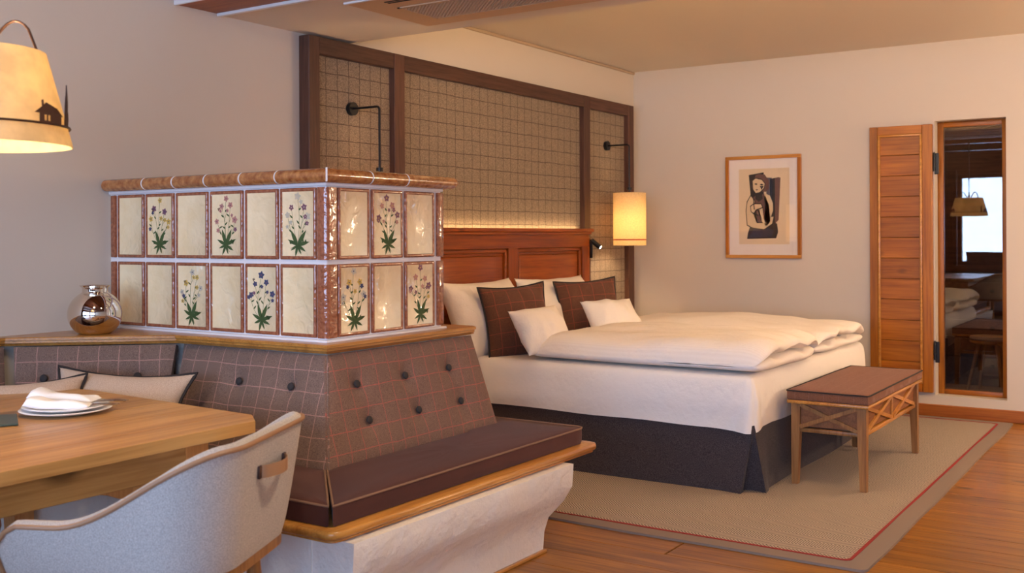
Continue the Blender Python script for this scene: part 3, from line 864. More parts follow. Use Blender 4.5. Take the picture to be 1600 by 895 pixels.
f.box(sx0 - .004, sx0 + .014, a, a + q, z0, z1, .004).box(sx0 - .004, sx0 + .014, b - q, b, z0, z1, .004)
f.box(sx0 - .0035, sx0 + .014, a, b, z0, z0 + q, .004).box(sx0 - .0035, sx0 + .014, a, b, z1 - q, z1, .004)
f.build('panel_moulding', M['honey_y'], t)
nb = 12; bh = (z1 - z0) / nb
bd = B().box(-.005, .005, (a - b) / 2, (b - a) / 2, -bh / 2 + .0012, bh / 2 - .0012, .0025, 1).mesh('board', M['shutter'], False)
for k in range(nb): link('board', bd, t, (sx0 + .021, (a + b) / 2, z0 + bh * (k + .5)))
B().box(sx0 + .027, sx1, a, b, z0, z1).build('backing', M['darkgap'], t, smooth=False)
for z, lab in ((1.80, 'black iron hinge at the upper left of the narrow inner window'), (.46, 'black iron hinge at the lower left of the narrow inner window')):
    h = thing('hinge', lab, 'hinge', (XW - .012, 1.602, z))
    B().cyl((-.02, 0, -.055), (-.02, 0, .055), .009, n=12).build('barrel', M['black'], h)
    B().box(-.014, -.008, -.03, .0, -.075, .075, .002, 1).build('leaf', M['black'], h, smooth=False)
    B().lathe([(.001, .056), (.011, .056), (.007, .066), (.009, .074), (.001, .084)], (-.02, 0, 0), 10).build('finial', M['black'], h)

# ------------------------------------------------------------------ framed print
PY0, PY1, PZa, PZb = 2.567, 3.173, 1.117, 1.917
t = thing('framed_print', 'light wood framed print of a seated woman on the right wall', 'picture', (XW, 0, 0))
fw = .026
for a in ((PY0, PY1, PZa, PZa + fw), (PY0, PY1, PZb - fw, PZb), (PY0, PY0 + fw, PZa + fw, PZb - fw), (PY1 - fw, PY1, PZa + fw, PZb - fw)):
    B().box(-.032, -.002, a[0], a[1], a[2], a[3], .002, 1).build('frame_bar', M['honey_y'] if a[1] - a[0] > .1 else M['shutter_v'], t, smooth=False)
B().box(-.012, -.004, PY0 + .01, PY1 - .01, PZa + .01, PZb - .01).build('mat_board', M['matboard'], t, smooth=False)
pr = B().box(-.0135, -.012, 2.66, 3.066, 1.226, 1.816).build('print', M['paper'], t, smooth=False)
B().box(-.022, -.0205, PY0 + .02, PY1 - .02, PZa + .02, PZb - .02).build('glazing', M['picture_glass'], t, smooth=False)
def offset_closed(P, d):
    out = []
    for i in range(len(P)):
        a, p, b = Vector(P[i - 1]), Vector(P[i]), Vector(P[(i + 1) % len(P)])
        t1, t2 = (p - a).normalized(), (b - p).normalized(); n1, n2 = Vector((t1.y, -t1.x)), Vector((t2.y, -t2.x))
        m = n1 + n2; m = m.normalized() if m.length > .1 else n1; out.append(tuple(p + m * d / max(.5, m.dot(n1))))
    return out
# the woman: a flat print of simple shapes, in print units u (0..1 left to right), v (0..1 bottom to top)
def art(name, mat, poly, lay):
    if name in ('arm', 'face', 'hand') :
        a0 = sum(poly[i][0] * poly[(i + 1) % len(poly)][1] - poly[(i + 1) % len(poly)][0] * poly[i][1] for i in range(len(poly)))
        q = offset_closed(poly, .014 if a0 > 0 else -.014); art('outline', 'ink_black', q, lay - .5)
    s = B(); x = -.0136 - lay * .0002
    vs = [s.b.verts.new((x, 3.066 - u * .406, 1.226 + v * .59)) for u, v in poly]
    s.b.faces.new(vs); bmesh.ops.triangulate(s.b, faces=s.b.faces)
    s.build(name, M[mat], pr, smooth=False)
art('dark_screen', 'ink_black', [(.20, .92), (.50, .95), (.50, .55), (.24, .62)], 1)
art('dark_screen', 'ink_grey', [(.55, .88), (.66, .875), (.66, .3), (.55, .3)], 1)
art('dark_screen', 'ink_black', [(.62, .86), (.80, .88), (.76, .30), (.62, .24)], 1)
art('dark_screen', 'ink_brown', [(.72, .87), (.83, .875), (.79, .32), (.72, .27)], 2)
art('skirt', 'ink_black', [(.16, .07), (.74, .08), (.78, .16), (.76, .27), (.66, .30), (.22, .23), (.18, .15)], 3)
art('skirt', 'ink_blue', [(.20, .09), (.66, .10), (.70, .18), (.52, .24), (.30, .2)], 4)
art('arm', 'ink_skin', [(.24, .64), (.17, .56), (.15, .44), (.17, .26), (.28, .22), (.50, .20), (.66, .27), (.69, .36), (.62, .36), (.55, .28), (.36, .28), (.30, .38), (.31, .58)], 5)
art('arm', 'ink_skin', [(.50, .68), (.62, .64), (.68, .54), (.68, .44), (.62, .33), (.54, .27), (.50, .34), (.47, .49), (.36, .51), (.27, .50), (.25, .46), (.34, .47), (.42, .44), (.46, .30), (.55, .24), (.63, .30), (.60, .52), (.55, .60)], 5)
art('blouse', 'ink_brown', [(.28, .62), (.38, .66), (.50, .66), (.58, .58), (.56, .36), (.50, .26), (.33, .28), (.30, .44)], 4)
art('neck', 'ink_black', [(.34, .70), (.46, .70), (.48, .60), (.40, .56), (.33, .60)], 6)
art('hair', 'ink_brown', [(.24, .82), (.28, .90), (.40, .93), (.52, .92), (.60, .84), (.60, .73), (.54, .69), (.44, .70), (.30, .70), (.26, .76)], 6)
art('hair', 'ink_black', [(.24, .80), (.27, .90), (.34, .92), (.30, .84), (.28, .76)], 7)
art('face', 'ink_skin', [(.28, .84), (.34, .87), (.46, .85), (.52, .80), (.50, .74), (.42, .69), (.34, .68), (.29, .73)], 8)
art('eye', 'ink_black', [(.31, .80), (.35, .81), (.38, .795), (.35, .785)], 9)
art('eye', 'ink_black', [(.42, .79), (.46, .80), (.50, .785), (.46, .775)], 9)
art('cheek', 'ink_black', [(.42, .77), (.50, .77), (.46, .72)], 9)
art('mouth', 'ink_brown', [(.33, .725), (.37, .73), (.39, .72), (.36, .71)], 9)
art('bracelet', 'ink_black', [(.28, .42), (.40, .39), (.40, .37), (.28, .40)], 7)
art('hand', 'ink_skin', [(.24, .50), (.30, .53), (.44, .53), (.47, .49), (.34, .46), (.30, .41), (.25, .44)], 7)
art('sleeve_line', 'ink_black', [(.285, .60), (.30, .60), (.32, .46), (.30, .46)], 8)
art('sleeve_line', 'ink_black', [(.50, .64), (.515, .63), (.55, .46), (.53, .46)], 8)

# ------------------------------------------------------------------ tiled stove
SX0, SX1, SYF, SZb, SZt = 2.827, 3.535, 2.700, .908, 1.502
stove = thing('tiled_stove', 'cream tiled stove with painted flowers and brown glazed cornice standing on the bench corner', 'stove', (SX0, SYF, SZb))
def sp_(bb, name, mat, parent=stove, **kw):
    bb.b.transform(Matrix.Translation(-Vector((SX0, SYF, SZb)))); return bb.build(name, mat, parent, **kw)
sp_(B().box(SX0 + .006, SX1 - .006, SYF + .006, YW - .001, SZb, SZt + .002, .006), 'body', M['grout'], smooth=False)
sp_(B().box(SX0 - .012, SX1 + .01, SYF - .012, YW - .001, SZb, SZb + .010, .004).box(SX0 - .002, SX1, SYF - .002, YW - .001, SZt - .014, SZt + .004, .003), 'plaster_edge', M['grout'])
sp_(B().box(SX0 - .03, SX1 + .03, SYF - .03, YW - .002, SZt + .018, SZt + .044, .004), 'top_slab', M['glaze_cornice'], smooth=False)
def tile_mesh(w, h):
    s = B(); fw = .0135; d = .010
    # profile from outside edge: up the side, round over the frame, step down into the field
    levels = [(0, 0), (0, -.007), (.003, -.0105), (fw - .003, -.0105), (fw, -.008)]
    rings = []
    for ins, y in levels:
        a, b = w / 2 - ins, h / 2 - ins; r = .004
        rings.append([Vector((p[0], y, p[1])) for p in rr(-a, a, -b, b, max(.001, r - ins * .3), 3)])
    R = [[s.b.verts.new(p) for p in r] for r in rings]
    n = len(R[0]); s.mi = 0
    for i in range(len(R) - 1):
        for j in range(n): s._f((R[i][j], R[i][(j + 1) % n], R[i + 1][(j + 1) % n], R[i + 1][j]))
    s.mi = 1; s._f(R[-1])
    return s.mesh('tile', [M['glaze_frame'], M['glaze']], True, 50)
def motif(w, h, seed, pal):
    rnd = random.Random(seed); s = B(); y = -.0086
    cx, z0 = 0, -h / 2 + .055
    def leaf(px, pz, ang, L, wd, mi, yy):
        s.mi = mi; pts = []
        for k in range(7):
            u = k / 6; pts.append((u * L, wd * sin(pi * u ** .8)))
        poly = pts + [(a, -b) for a, b in pts[-2:0:-1]]
        vs = [s.b.verts.new((px + a * cos(ang) - b * sin(ang), yy, pz + a * sin(ang) + b * cos(ang))) for a, b in poly]
        s.b.faces.new(vs).material_index = mi
    def stem(pts, r, yy):
        s.mi = 1
        for (a, b) in zip(pts, pts[1:]):
            d = Vector((b[0] - a[0], b[1] - a[1])); 
            if d.length < 1e-5: continue
            n = Vector((-d.y, d.x)).normalized() * r
            vs = [s.b.verts.new((a[0] + n.x, yy, a[1] + n.y)), s.b.verts.new((b[0] + n.x, yy, b[1] + n.y)), s.b.verts.new((b[0] - n.x, yy, b[1] - n.y)), s.b.verts.new((a[0] - n.x, yy, a[1] - n.y))]
            s.b.faces.new(vs).material_index = 1
    def bloom(px, pz, r, mi, yy):
        k0 = rnd.random() * 6
        for k in range(5): leaf(px, pz, k0 + k * 2 * pi / 5, r, r * .36, mi, yy)
        leaf(px - r * .2, pz, 0, r * .45, r * .18, 4, yy - .0001)
    for ang, L in ((112, .044), (62, .046), (152, .034), (18, .038), (205, .026), (-25, .030), (250, .030), (292, .026)):
        leaf(cx, z0, radians(ang + rnd.uniform(-8, 8)), L * 1.3, L * .17, 0, y)
    tops = []
    for k in range(5):
        tx = (k - 2) * .017 + rnd.uniform(-.004, .004); H = [.09, .125, .158, .13, .095][k] + rnd.uniform(-.012, .008)
        ctl = rnd.uniform(-.012, .012)
        pts = [(cx + tx * (u / 7) ** .7 * (1 + .3 * (u / 7)) + ctl * sin(pi * u / 7), z0 + H * u / 7) for u in range(8)]
        stem(pts, .0006, y + .0001)
        tops.append(pts[-1]); bloom(pts[-1][0], pts[-1][1], rnd.uniform(.0105, .015), 2 if k % 2 == 0 else 3, y - .0001)
        for q in (3, 5):
            sd = rnd.choice((-1, 1)); a = radians(90 + sd * rnd.uniform(35, 65))
            leaf(pts[q][0], pts[q][1], a, rnd.uniform(.012, .018), .0028, 0, y)
        q = rnd.choice((4, 5, 6)); sd = -1 if k < 2 else 1
        bx, bz = pts[q][0] + sd * .011, pts[q][1] + .004
        stem([pts[q - 1], (bx, bz)], .0005, y + .0001); bloom(bx, bz, rnd.uniform(.007, .010), rnd.choice((2, 3, 4)), y - .0002)
    for k in range(5):
        a = radians(rnd.uniform(190, 350)); stem([(cx, z0), (cx + .03 * cos(a), z0 + .03 * sin(a))], .0004, y)
        leaf(cx + .034 * cos(a * 1.1), z0 + abs(.03 * sin(a)) * .3, radians(rnd.uniform(40, 140)), .012, .003, 0, y)
    mats = [M['leaf_green'], M['stem_green'], M[pal[0]], M[pal[1]], M[pal[2]], M['ink_insect']]
    me = bpy.data.meshes.new('flower_motif')
    bmesh.ops.recalc_face_normals(s.b, faces=s.b.faces)
    for v in s.b.verts: v.co.x *= 1.28; v.co.z = -h / 2 + .055 + (v.co.z + h / 2 - .055) * 1.16
    s.b.to_mesh(me); s.b.free()
    for m in mats: me.materials.append(m)
    return me
LT = [(3.931, 3.754), (3.741, 3.559), (3.545, 3.350), (3.336, 3.145), (3.132, 2.950), (2.938, 2.752)]
FT = [(2.889, 3.064), (3.079, 3.265), (3.281, 3.471)]
ZT = [(1.214, 1.484), (.924, 1.197)]
PAL = [('petal_yellow', 'petal_purple', 'petal_blue'), ('petal_pink', 'petal_pink', 'petal_purple'), ('petal_white', 'petal_purple', 'petal_white'),
       ('petal_white', 'petal_yellow', 'petal_blue'), ('petal_blue', 'petal_blue', 'petal_purple'), ('petal_purple', 'petal_pink', 'petal_yellow')]
LFL = {(0, 1): 0, (0, 3): 1, (0, 5): 2, (1, 2): 3, (1, 4): 4}
FFL = {(0, 1): 5, (1, 0): 3, (1, 2): 5}
s = B()
for a in (20, 160, 250, 70):
    a = radians(a); vs = [s.b.verts.new((u * cos(a) - v * sin(a), 0, u * sin(a) + v * cos(a))) for u, v in ((0, -.001), (.004, -.0025), (.0085, 0), (.004, .0025), (0, .001))]
    s.b.faces.new(vs)
insect = s.mesh('insect_motif', M['ink_insect'], False, merge=.0015)
tile_cache = {}
for row, (za, zb) in enumerate(ZT):
    for col_, (ya, yb) in enumerate(LT):
        w = round(ya - yb, 3); key = (w, row)
        if key not in tile_cache: tile_cache[key] = tile_mesh(w, zb - za)
        o = link('tile', tile_cache[key], stove, (SX0 + .006 - SX0, (ya + yb) / 2 - SYF, (za + zb) / 2 - SZb), (random.uniform(-.004, .004), 0, radians(-90) + random.uniform(-.006, .006)))
        if (row, col_) in LFL:
            link('flower_motif', motif(w, zb - za, 10 + col_ + 7 * row, PAL[LFL[(row, col_)]]), o)
            if col_ != 5: link('insect_motif', insect, o, (random.choice((-1, 1)) * .042, -.0087, .07 + random.uniform(-.015, .015)))
    for col_, (xa, xb) in enumerate(FT):
        w = round(xb - xa, 3); key = (w, row)
        if key not in tile_cache: tile_cache[key] = tile_mesh(w, zb - za)
        o = link('tile', tile_cache[key], stove, ((xa + xb) / 2 - SX0, .006, (za + zb) / 2 - SZb), (random.uniform(-.006, .006), 0, random.uniform(-.008, .008)))
        if (row, col_) in FFL: link('flower_motif', motif(w, zb - za, 40 + col_ + 7 * row, PAL[FFL[(row, col_)]]), o)
    # corner tiles
    s = B(); pts = []
    prof = [(SX0 + .052, SYF + .02), (SX0 + .052, SYF - .004), (SX0 + .012, SYF - .008)]
    for k in range(5):
        a = radians(255 - 60 * k / 4); prof.append((SX0 + .012 + .02 * cos(a), SYF + .012 + .02 * sin(a)))
    prof += [(SX0 - .006, SYF + .04), (SX0 + .02, SYF + .04)]
    s.prism(prof, 'z', za, zb); sp_(s, 'corner_tile', M['glaze_frame'], ang=50)
    sp_(B().box(SX1 - .042, SX1 - .002, SYF - .006, SYF + .03, za, zb, .005), 'edge_tile', M['glaze_frame'])
    sp_(B().box(SX0 - .005, SX0 + .03, 3.945, 3.978, za, zb, .005), 'edge_tile', M['glaze_frame'])
# cornice tiles
def cornice(p, q, nrm, name='cornice_tile'):
    s = B(); p, q = Vector(p), Vector(q); n = Vector(nrm); rings = []
    prof = [(-.02, .0)]
    for k in range(11):
        a = -pi / 2 + pi * k / 10; prof.append((.016 + .030 * cos(a), .026 + .0265 * sin(a)))
    prof[1] = (.004, -.002); prof.append((-.02, .052))
    for e in (p, q): rings.append([e + n * a + Vector((0, 0, b)) for a, b in prof])
    s.ring_sweep(rings); return s
zc = SZt - .002
LJ = [3.985, 3.711, 3.518, 3.323, 3.119, 2.923, 2.645]
for a, b in zip(LJ, LJ[1:]):
    s = B(); s = cornice((SX0, a - .002, zc), (SX0, b + .002 if b > 2.7 else SYF, zc), (-1, 0, 0)); 
    if b < 2.7:   # mitre at the corner
        for v in s.b.verts:
            if abs(v.co.y - SYF) < 1e-4: v.co.y = SYF - (SX0 - v.co.x)
    sp_(s, 'cornice_tile', M['glaze_cornice'], ang=50)
    if b > 2.7:
        g = cornice((SX0, b + .0028, zc), (SX0, b - .0028, zc), (-1, 0, 0))
        for v in g.b.verts: v.co.x -= .0015
        sp_(g, 'cornice_joint', M['grout'], ang=50)
FJ = [SX0, 3.039, 3.255, SX1]
for i, (a, b) in enumerate(zip(FJ, FJ[1:])):
    s = cornice((a + (.002 if i else 0), SYF, zc), (b - (.002 if i < 2 else 0), SYF, zc), (0, -1, 0))
    for v in s.b.verts:
        if i == 0 and abs(v.co.x - SX0) < 1e-4: v.co.x = SX0 - (SYF - v.co.y)
        if i == 2 and abs(v.co.x - SX1) < 1e-4: v.co.x = SX1 + (SYF - v.co.y)
    sp_(s, 'cornice_tile', M['glaze_cornice'], ang=50)
    if i:
        g = cornice((a - .0028, SYF, zc), (a + .0028, SYF, zc), (0, -1, 0))
        for v in g.b.verts: v.co.y -= .0015
        sp_(g, 'cornice_joint', M['grout'], ang=50)
s = cornice((SX1, YW - .01, zc), (SX1, SYF, zc), (1, 0, 0))
for v in s.b.verts:
    if abs(v.co.y - SYF) < 1e-4: v.co.y = SYF - (v.co.x - SX1)
sp_(s, 'cornice_tile', M['glaze_cornice'], ang=50)
g = B(); g.beam((SX0 - .058, SYF - .058, zc + .026), (SX0 - .02, SYF - .02, zc + .026), .006, .05); sp_(g, 'cornice_joint', M['grout'], smooth=False)

# ------------------------------------------------------------------ corner bench with shelf
bench = thing('corner_bench', 'built in corner bench with white plaster base, wooden ledge and plaid tweed backrests', 'bench', (SX0, SYF, 0))
def bp(bb, name, mat, parent=bench, **kw):
    bb.b.transform(Matrix.Translation(-Vector((SX0, SYF, 0)))); return bb.build(name, mat, parent, **kw)
# plan lines: seat front / shelf front
LED = .42
def offset_poly(P, d):
    # P open polyline, offset to the right-hand side by d
    out = []
    for i, p in enumerate(P):
        p = Vector(p)
        if i == 0: t1 = t2 = (Vector(P[1]) - p).normalized()
        elif i == len(P) - 1: t1 = t2 = (p - Vector(P[i - 1])).normalized()
        else: t1 = (p - Vector(P[i - 1])).normalized(); t2 = (Vector(P[i + 1]) - p).normalized()
        n1 = Vector((t1.y, -t1.x)); n2 = Vector((t2.y, -t2.x)); m = (n1 + n2).normalized(); k = d / max(.3, m.dot(n1))
        out.append(p + m * k)
    return out
# seat ledge front edge, walking from the left wall run to the right end (room on the right-hand side)
seat_edge = [(-1.2, 3.47), (1.98, 3.47), (2.285, 3.30), (2.285, 2.16), (3.90, 2.16)]
seat_back = [(-1.2, 3.99), (2.4, 3.99), (2.83, 3.5), (2.83, 2.70), (3.90, 2.70)]
def band(front, back, z0, z1, prof=None):
    s = B(); rings = []
    for f, k in zip(front, back):
        f, k = Vector(f), Vector(k); rings.append([Vector((f.x, f.y, z0)), Vector((f.x, f.y, z1)), Vector((k.x, k.y, z1)), Vector((k.x, k.y, z0))])
    s.ring_sweep(rings); return s
def corner_round(P, i, r, n=5):
    p0, p, p1 = Vector(P[i - 1]), Vector(P[i]), Vector(P[i + 1])
    a = p + (p0 - p).normalized() * r; b = p + (p1 - p).normalized() * r
    return [tuple((a.lerp(p, u)).lerp(p.lerp(b, u), u)) for u in [k / n for k in range(n + 1)]]
front = seat_edge[:3] + corner_round(seat_edge, 3, .05) + [(3.87, 2.16), (3.895, 2.175), (3.90, 2.20)]
backp = seat_back[:3] + [(2.83, 2.70)] * 6 + [(3.85, 2.70), (3.87, 2.70), (3.90, 2.70)]
# moulded ledge: sweep a bullnose profile along the front line
def ledge(front, backp, z0, z1, bull):
    rings = []
    off1 = offset_poly(front, 0)
    prof = [(-.018, z0), (-.004, z0 + .006), (-.004, z0 + .011), (0.004, z0 + .016)]
    zz = (z1 + z0 + .016) / 2; rr_ = (z1 - z0 - .016) / 2
    for k in range(6):
        a = -pi / 2 + pi * k / 5; prof.append((bull * cos(a) + .002, zz + rr_ * sin(a)))
    offs = {}
    for d, z in prof:
        offs[(d, z)] = offset_poly(front, d)
    for i in range(len(front)):
        ring = [Vector((offs[p][i].x, offs[p][i].y, p[1])) for p in prof]
        k = backp[i]; ring += [Vector((k[0], k[1], z1)), Vector((k[0], k[1], z0))]
        rings.append(ring)
    s = B(); s.ring_sweep(rings); return s
bp(ledge(front, backp, LED - .042, LED, .008), 'seat_ledge', M['honey'], ang=40)
# plaster base with a bulging front that flares under the ledge
def plinth():
    s = B()
    prof = [(.13, 0), (.125, .085), (.105, .146), (.03, .224), (-.012, .288), (-.018, .37), (-.018, .379)]   # inset from the front line y0=2.275-...
    A = [(-1.2, 3.5), (2.02, 3.5), (2.34, 3.33)]
    rings = []
    # left run and side: plain; front: profiled
    y0 = 2.145
    xs = [2.34 + (3.645 - 2.34) * k / 26 for k in range(27)]
    for k, x in enumerate(xs):
        r = []
        for j, (d, z) in enumerate(prof):
            w = .006 * noise.noise(Vector((x * 3, z * 4, 1)))
            xe = x
            r.append(Vector((xe, y0 + d + w * (1 if j else .3), z)))
        r += [Vector((x, 2.70, .379)), Vector((x, 2.70, 0))]
        rings.append(r)
    s.ring_sweep(rings)
    s.prism([(2.335, 2.30), (2.9, 2.30), (2.9, 3.34), (2.335, 3.34)], 'z', 0, .379)
    s.prism([(2.9, 3.32), (2.9, 3.99), (2.02, 3.99), (2.02, 3.50), (2.337, 3.32)], 'z', 0, .379)
    s.prism([(2.03, 3.50), (2.03, 3.99), (-1.2, 3.99), (-1.2, 3.50)], 'z', 0, .379)
    return s
bp(plinth(), 'plaster_base', M['rough_plaster'], ang=40)
bp(B().box(2.36, 3.648, 2.256, 2.272, 0, .014, .004), 'base_strip', M['honey'])
# shelf on top of the backrests
sh_front = [(-1.2, 3.925), (2.31, 3.925), (2.735, 3.44), (2.757, 2.632), (3.678, 2.632), (3.70, 2.66)]
sh_back = [(-1.2, 3.994), (2.36, 3.994), (2.86, 3.994), (2.86, 2.74), (3.70, 2.74), (3.70, 2.78)]
def shelf():
    rings = []
    prof = [(-.022, .874), (-.014, .884), (-.006, .886), (-.006, .895), (0, .897), (0, .906), (-.004, .909)]
    for i in range(len(sh_front)):
        ring = []
        for d, z in prof:
            q = offset_poly(sh_front, d)[i]; ring.append(Vector((q.x, q.y, z)))
        k = sh_back[i]; ring += [Vector((k[0], k[1], .909)), Vector((k[0], k[1], .874))]
        rings.append(ring)
    s = B(); s.ring_sweep(rings); s.box(2.86, 3.70, 2.66, 3.99, .874, .908)
    return s
bp(shelf(), 'shelf', M['honey'], smooth=False)
bp(B().box(2.83, 3.69, 2.70, 3.985, .379, .875), 'core', M['rough_plaster'], smooth=False)
# tufted backrests: local frame x across, z up the slope, y thickness (front at -y)
def backrest(p0, p1, ztop, zbot, rec, mat, buttons, th=.06, ext0=0.0, ext1=0.0):
    """p0->p1 top front line left to right (plan); the foot leans out by rec. ext = extra length of the foot each end"""
    a, b = Vector((p0[0], p0[1], ztop)), Vector((p1[0], p1[1], ztop)); d = (b - a); W = d.length; d.normalize()
    out = Vector((d.y, -d.x, 0))   # room side
    foot = (a + b) / 2 + out * rec + Vector((0, 0, zbot - ztop))
    up = ((a + b) / 2 - foot); H = up.length; up.normalize()
    ny = -d.cross(up) * -1  # points so that x cross z...
    yv = up.cross(d)        # y axis = z x x (into the backrest)
    mt = Matrix((d, yv, up)).transposed().to_4x4(); mt.translation = (a + b) / 2 - Vector((SX0, SYF, 0))
    s = B(); nu, nv = 60, 30
    def f(u, v, side):
        z = -H + H * v; e = (1 - v)
        x0, x1 = -W / 2 - ext0 * e, W / 2 + ext1 * e; x = x0 + (x1 - x0) * u
        ed = min(u * (x1 - x0), (1 - u) * (x1 - x0), v * H + .004, (1 - v) * H)
        y = 0
        if side:
            pf = -.010 * (1 - exp(-ed / .02)) + .010
            for bx, bz in buttons:
                r2 = (x - bx) ** 2 + (z - bz) ** 2
                pf += .016 * exp(-r2 / .0009) + .013 * exp(-r2 / .0045)
                # pulled pleats running diagonally
            pf += .0015 * noise.noise(Vector((x * 8, z * 8, 2)))
            if ed < 1e-4: pf = .010
            y = pf
        else: y = th
        return Vector((x, y, z))
    s.grid(lambda u, v: f(u, v, 1), nu, nv); s.grid(lambda u, v: f(u, v, 0), nu, nv)
    # side walls
    for e in (0, 1):
        s.grid(lambda u, v: f(e, v, 1).lerp(f(e, v, 0), u), 1, nv); s.grid(lambda u, v: f(v, e, 1).lerp(f(v, e, 0), u), 1, nu)
    o = s.build('backrest', mat, bench, ang=50, merge=.0005); o.matrix_local = mt
    bm_ = B().lathe([(.001, 0), (.012, .001), (.0155, .006), (.013, .011), (.006, .0135), (.001, .014)], n=16).mesh('button', M['button'])
    for bx, bz in buttons: link('button', bm_, o, (bx, .020, bz), (radians(90), 0, 0))
    return o
ZB = .488
# front panel (faces the bedroom side), centre x of top line
fx0, fx1 = 2.778, 3.68
mx = (fx0 + fx1) / 2
H_ = sqrt((.872 - ZB) ** 2 + .10 ** 2)
fb = [(x - mx, -(.872 - z) * H_ / (.872 - ZB)) for x, z in ((2.914, .755), (3.195, .755), (3.480, .755), (2.937, .620), (3.229, .617), (3.508, .615))]
backrest((fx0, 2.652), (fx1, 2.652), .872, ZB, .115, M['plaid'], fb, ext0=.112, ext1=.035)
# side panel (faces the table)
sy0, sy1 = 3.446, 2.655
my = (sy0 + sy1) / 2
sb = [(my - y, -(.872 - z) * H_ / (.872 - ZB)) for y, z in ((3.089, .755), (2.811, .755), (3.10, .61), (2.79, .61))]
sb = [(my - 3.089, -.125), (my - 2.811, -.125), (my - 3.10, -.275), (my - 2.78, -.275)]
backrest((2.775, sy0), (2.775, sy1), .872, ZB, .115, M['plaid_side'], sb, ext0=-.05, ext1=.112)
# diagonal panel and the run along the back wall
backrest((2.335, 3.915), (2.748, 3.452), .872, ZB, .10, M['plaid_side'], [(-.19, -.125), (.165, -.125), (-.19, -.27), (.165, -.27)], ext0=-.045, ext1=-.05)
backrest((1.20, 3.935), (2.315, 3.935), .872, ZB, .10, M['plaid_side'], [(-.4, -.125), (0, -.125), (.4, -.125)], ext1=-.045)
backrest((.05, 3.935), (1.19, 3.935), .872, ZB, .10, M['plaid_side'], [(-.4, -.125), (0, -.125), (.4, -.125)])

# seat cushions
def seat_cushion(poly, z0, z1, label, puff=.012, group=None):
    s = B(); n = len(poly)
    P = [Vector(p) for p in poly]
    # densify outline
    Q = []
    for i in range(n):
        a, b = P[i], P[(i + 1) % n]; m = max(1, int((b - a).length / .05))
        for k in range(m): Q.append(a.lerp(b, k / m))
    c = sum(Q, Vector((0, 0))) / len(Q)
    rings = []
    def ins(p, d):
        v = c - p; return p + v.normalized() * d
    for d, z in ((.006, z0), (0, z0 + .006), (-.002, (z0 + z1) / 2), (0, z1 - .004), (.005, z1)):
        rings.append([Vector((ins(p, d).x, ins(p, d).y, z)) for p in Q])
    for k in range(1, 7):
        u = k / 7; rings.append([Vector((p.x + (c.x - p.x) * u, p.y + (c.y - p.y) * u, z1 + puff * (1 - (1 - u) ** 4) + .004 * noise.noise(Vector((p.x * 5, p.y * 5, u * 4))) * u)) for p in Q])
    s.ring_sweep(rings)
    o = s.build('seat_cushion', M['seat'], None, ang=60)
    o2 = B().tube([(p.x, p.y, z1 - .001) for p in Q], .0042, 6, loop=True).build('piping', M['piping'], o)
    tag(o, label, 'cushion', group)
    return o
cz0, cz1 = LED + .002, LED + .066
f0 = [(2.325, 2.200), (3.82, 2.20), (3.85, 2.215), (3.862, 2.245), (3.862, 2.66), (3.74, 2.66), (3.72, 2.56), (2.645, 2.56)]
f0 = [(2.325, 2.198), (3.83, 2.198), (3.855, 2.21), (3.866, 2.24), (3.866, 2.66), (3.735, 2.66), (3.725, 2.56), (2.68, 2.56)]
seat_cushion(f0, cz0, cz1, 'dark brown bench cushion with tan piping in front of the stove, facing the bed')
s0 = [(2.315, 2.208), (2.672, 2.565), (2.672, 3.42), (2.60, 3.47), (2.31, 3.30)]
seat_cushion(s0, cz0, cz1, 'dark brown bench cushion running along the left side of the stove behind the chair')
s1 = [(2.30, 3.32), (2.59, 3.49), (2.22, 3.86), (2.0, 3.50)]
seat_cushion(s1, cz0, cz1, 'dark brown wedge cushion in the bend of the corner bench')
s2 = [(.1, 3.50), (1.98, 3.50), (2.19, 3.84), (.1, 3.84)]
seat_cushion(s2, cz0, cz1, 'long dark brown bench cushion along the back wall behind the table')

# beige scatter cushions
pillow('scatter_cushion', .54, .36, .15, M['beige'], 'beige cushion with dark piping in the bench bend, right of the other beige one', 'cushion', (2.40, 3.36, .645), (R_(-30), R_(3), R_(-60)), 41, M['piping_dark'], 'beige bench cushions', c=.17, wr=.01)
pillow('scatter_cushion', .50, .34, .15, M['beige'], 'beige cushion with dark piping at the left edge, overlapping its neighbour', 'cushion', (2.10, 3.52, .645), (R_(-34), R_(-2), R_(-34)), 47, M['piping_dark'], 'beige bench cushions', c=.17, wr=.01)

# ------------------------------------------------------------------ silver vase on the shelf
vz = .0975
t = thing('silver_vase', 'round mirror polished silver vase with flared neck on the shelf beside the stove', 'vase', (2.605, 3.775, .910))
R0 = .106; prof = []
for k in range(26):
    a = -pi / 2 + .62 + (pi - .62 - .5) * k / 25
    prof.append((R0 * cos(a) * 1.0, R0 * .93 * sin(a)))
zb = prof[0][1]; prof = [(r, z - zb) for r, z in prof]
zt_ = prof[-1][1]; rt = prof[-1][0]
out = [(.001, 0)] + prof + [(.050, zt_ + .004), (.0485, zt_ + .008), (.050, zt_ + .011), (.0485, zt_ + .014), (.052, zt_ + .021), (.060, zt_ + .028), (.061, zt_ + .030), (.058, zt_ + .030), (.046, zt_ + .018), (.044, zt_ + .008), (.044, zt_ - .02), (.001, zt_ - .02)]
B().lathe(out, n=64).build('body', M['chrome'], t, ang=60)

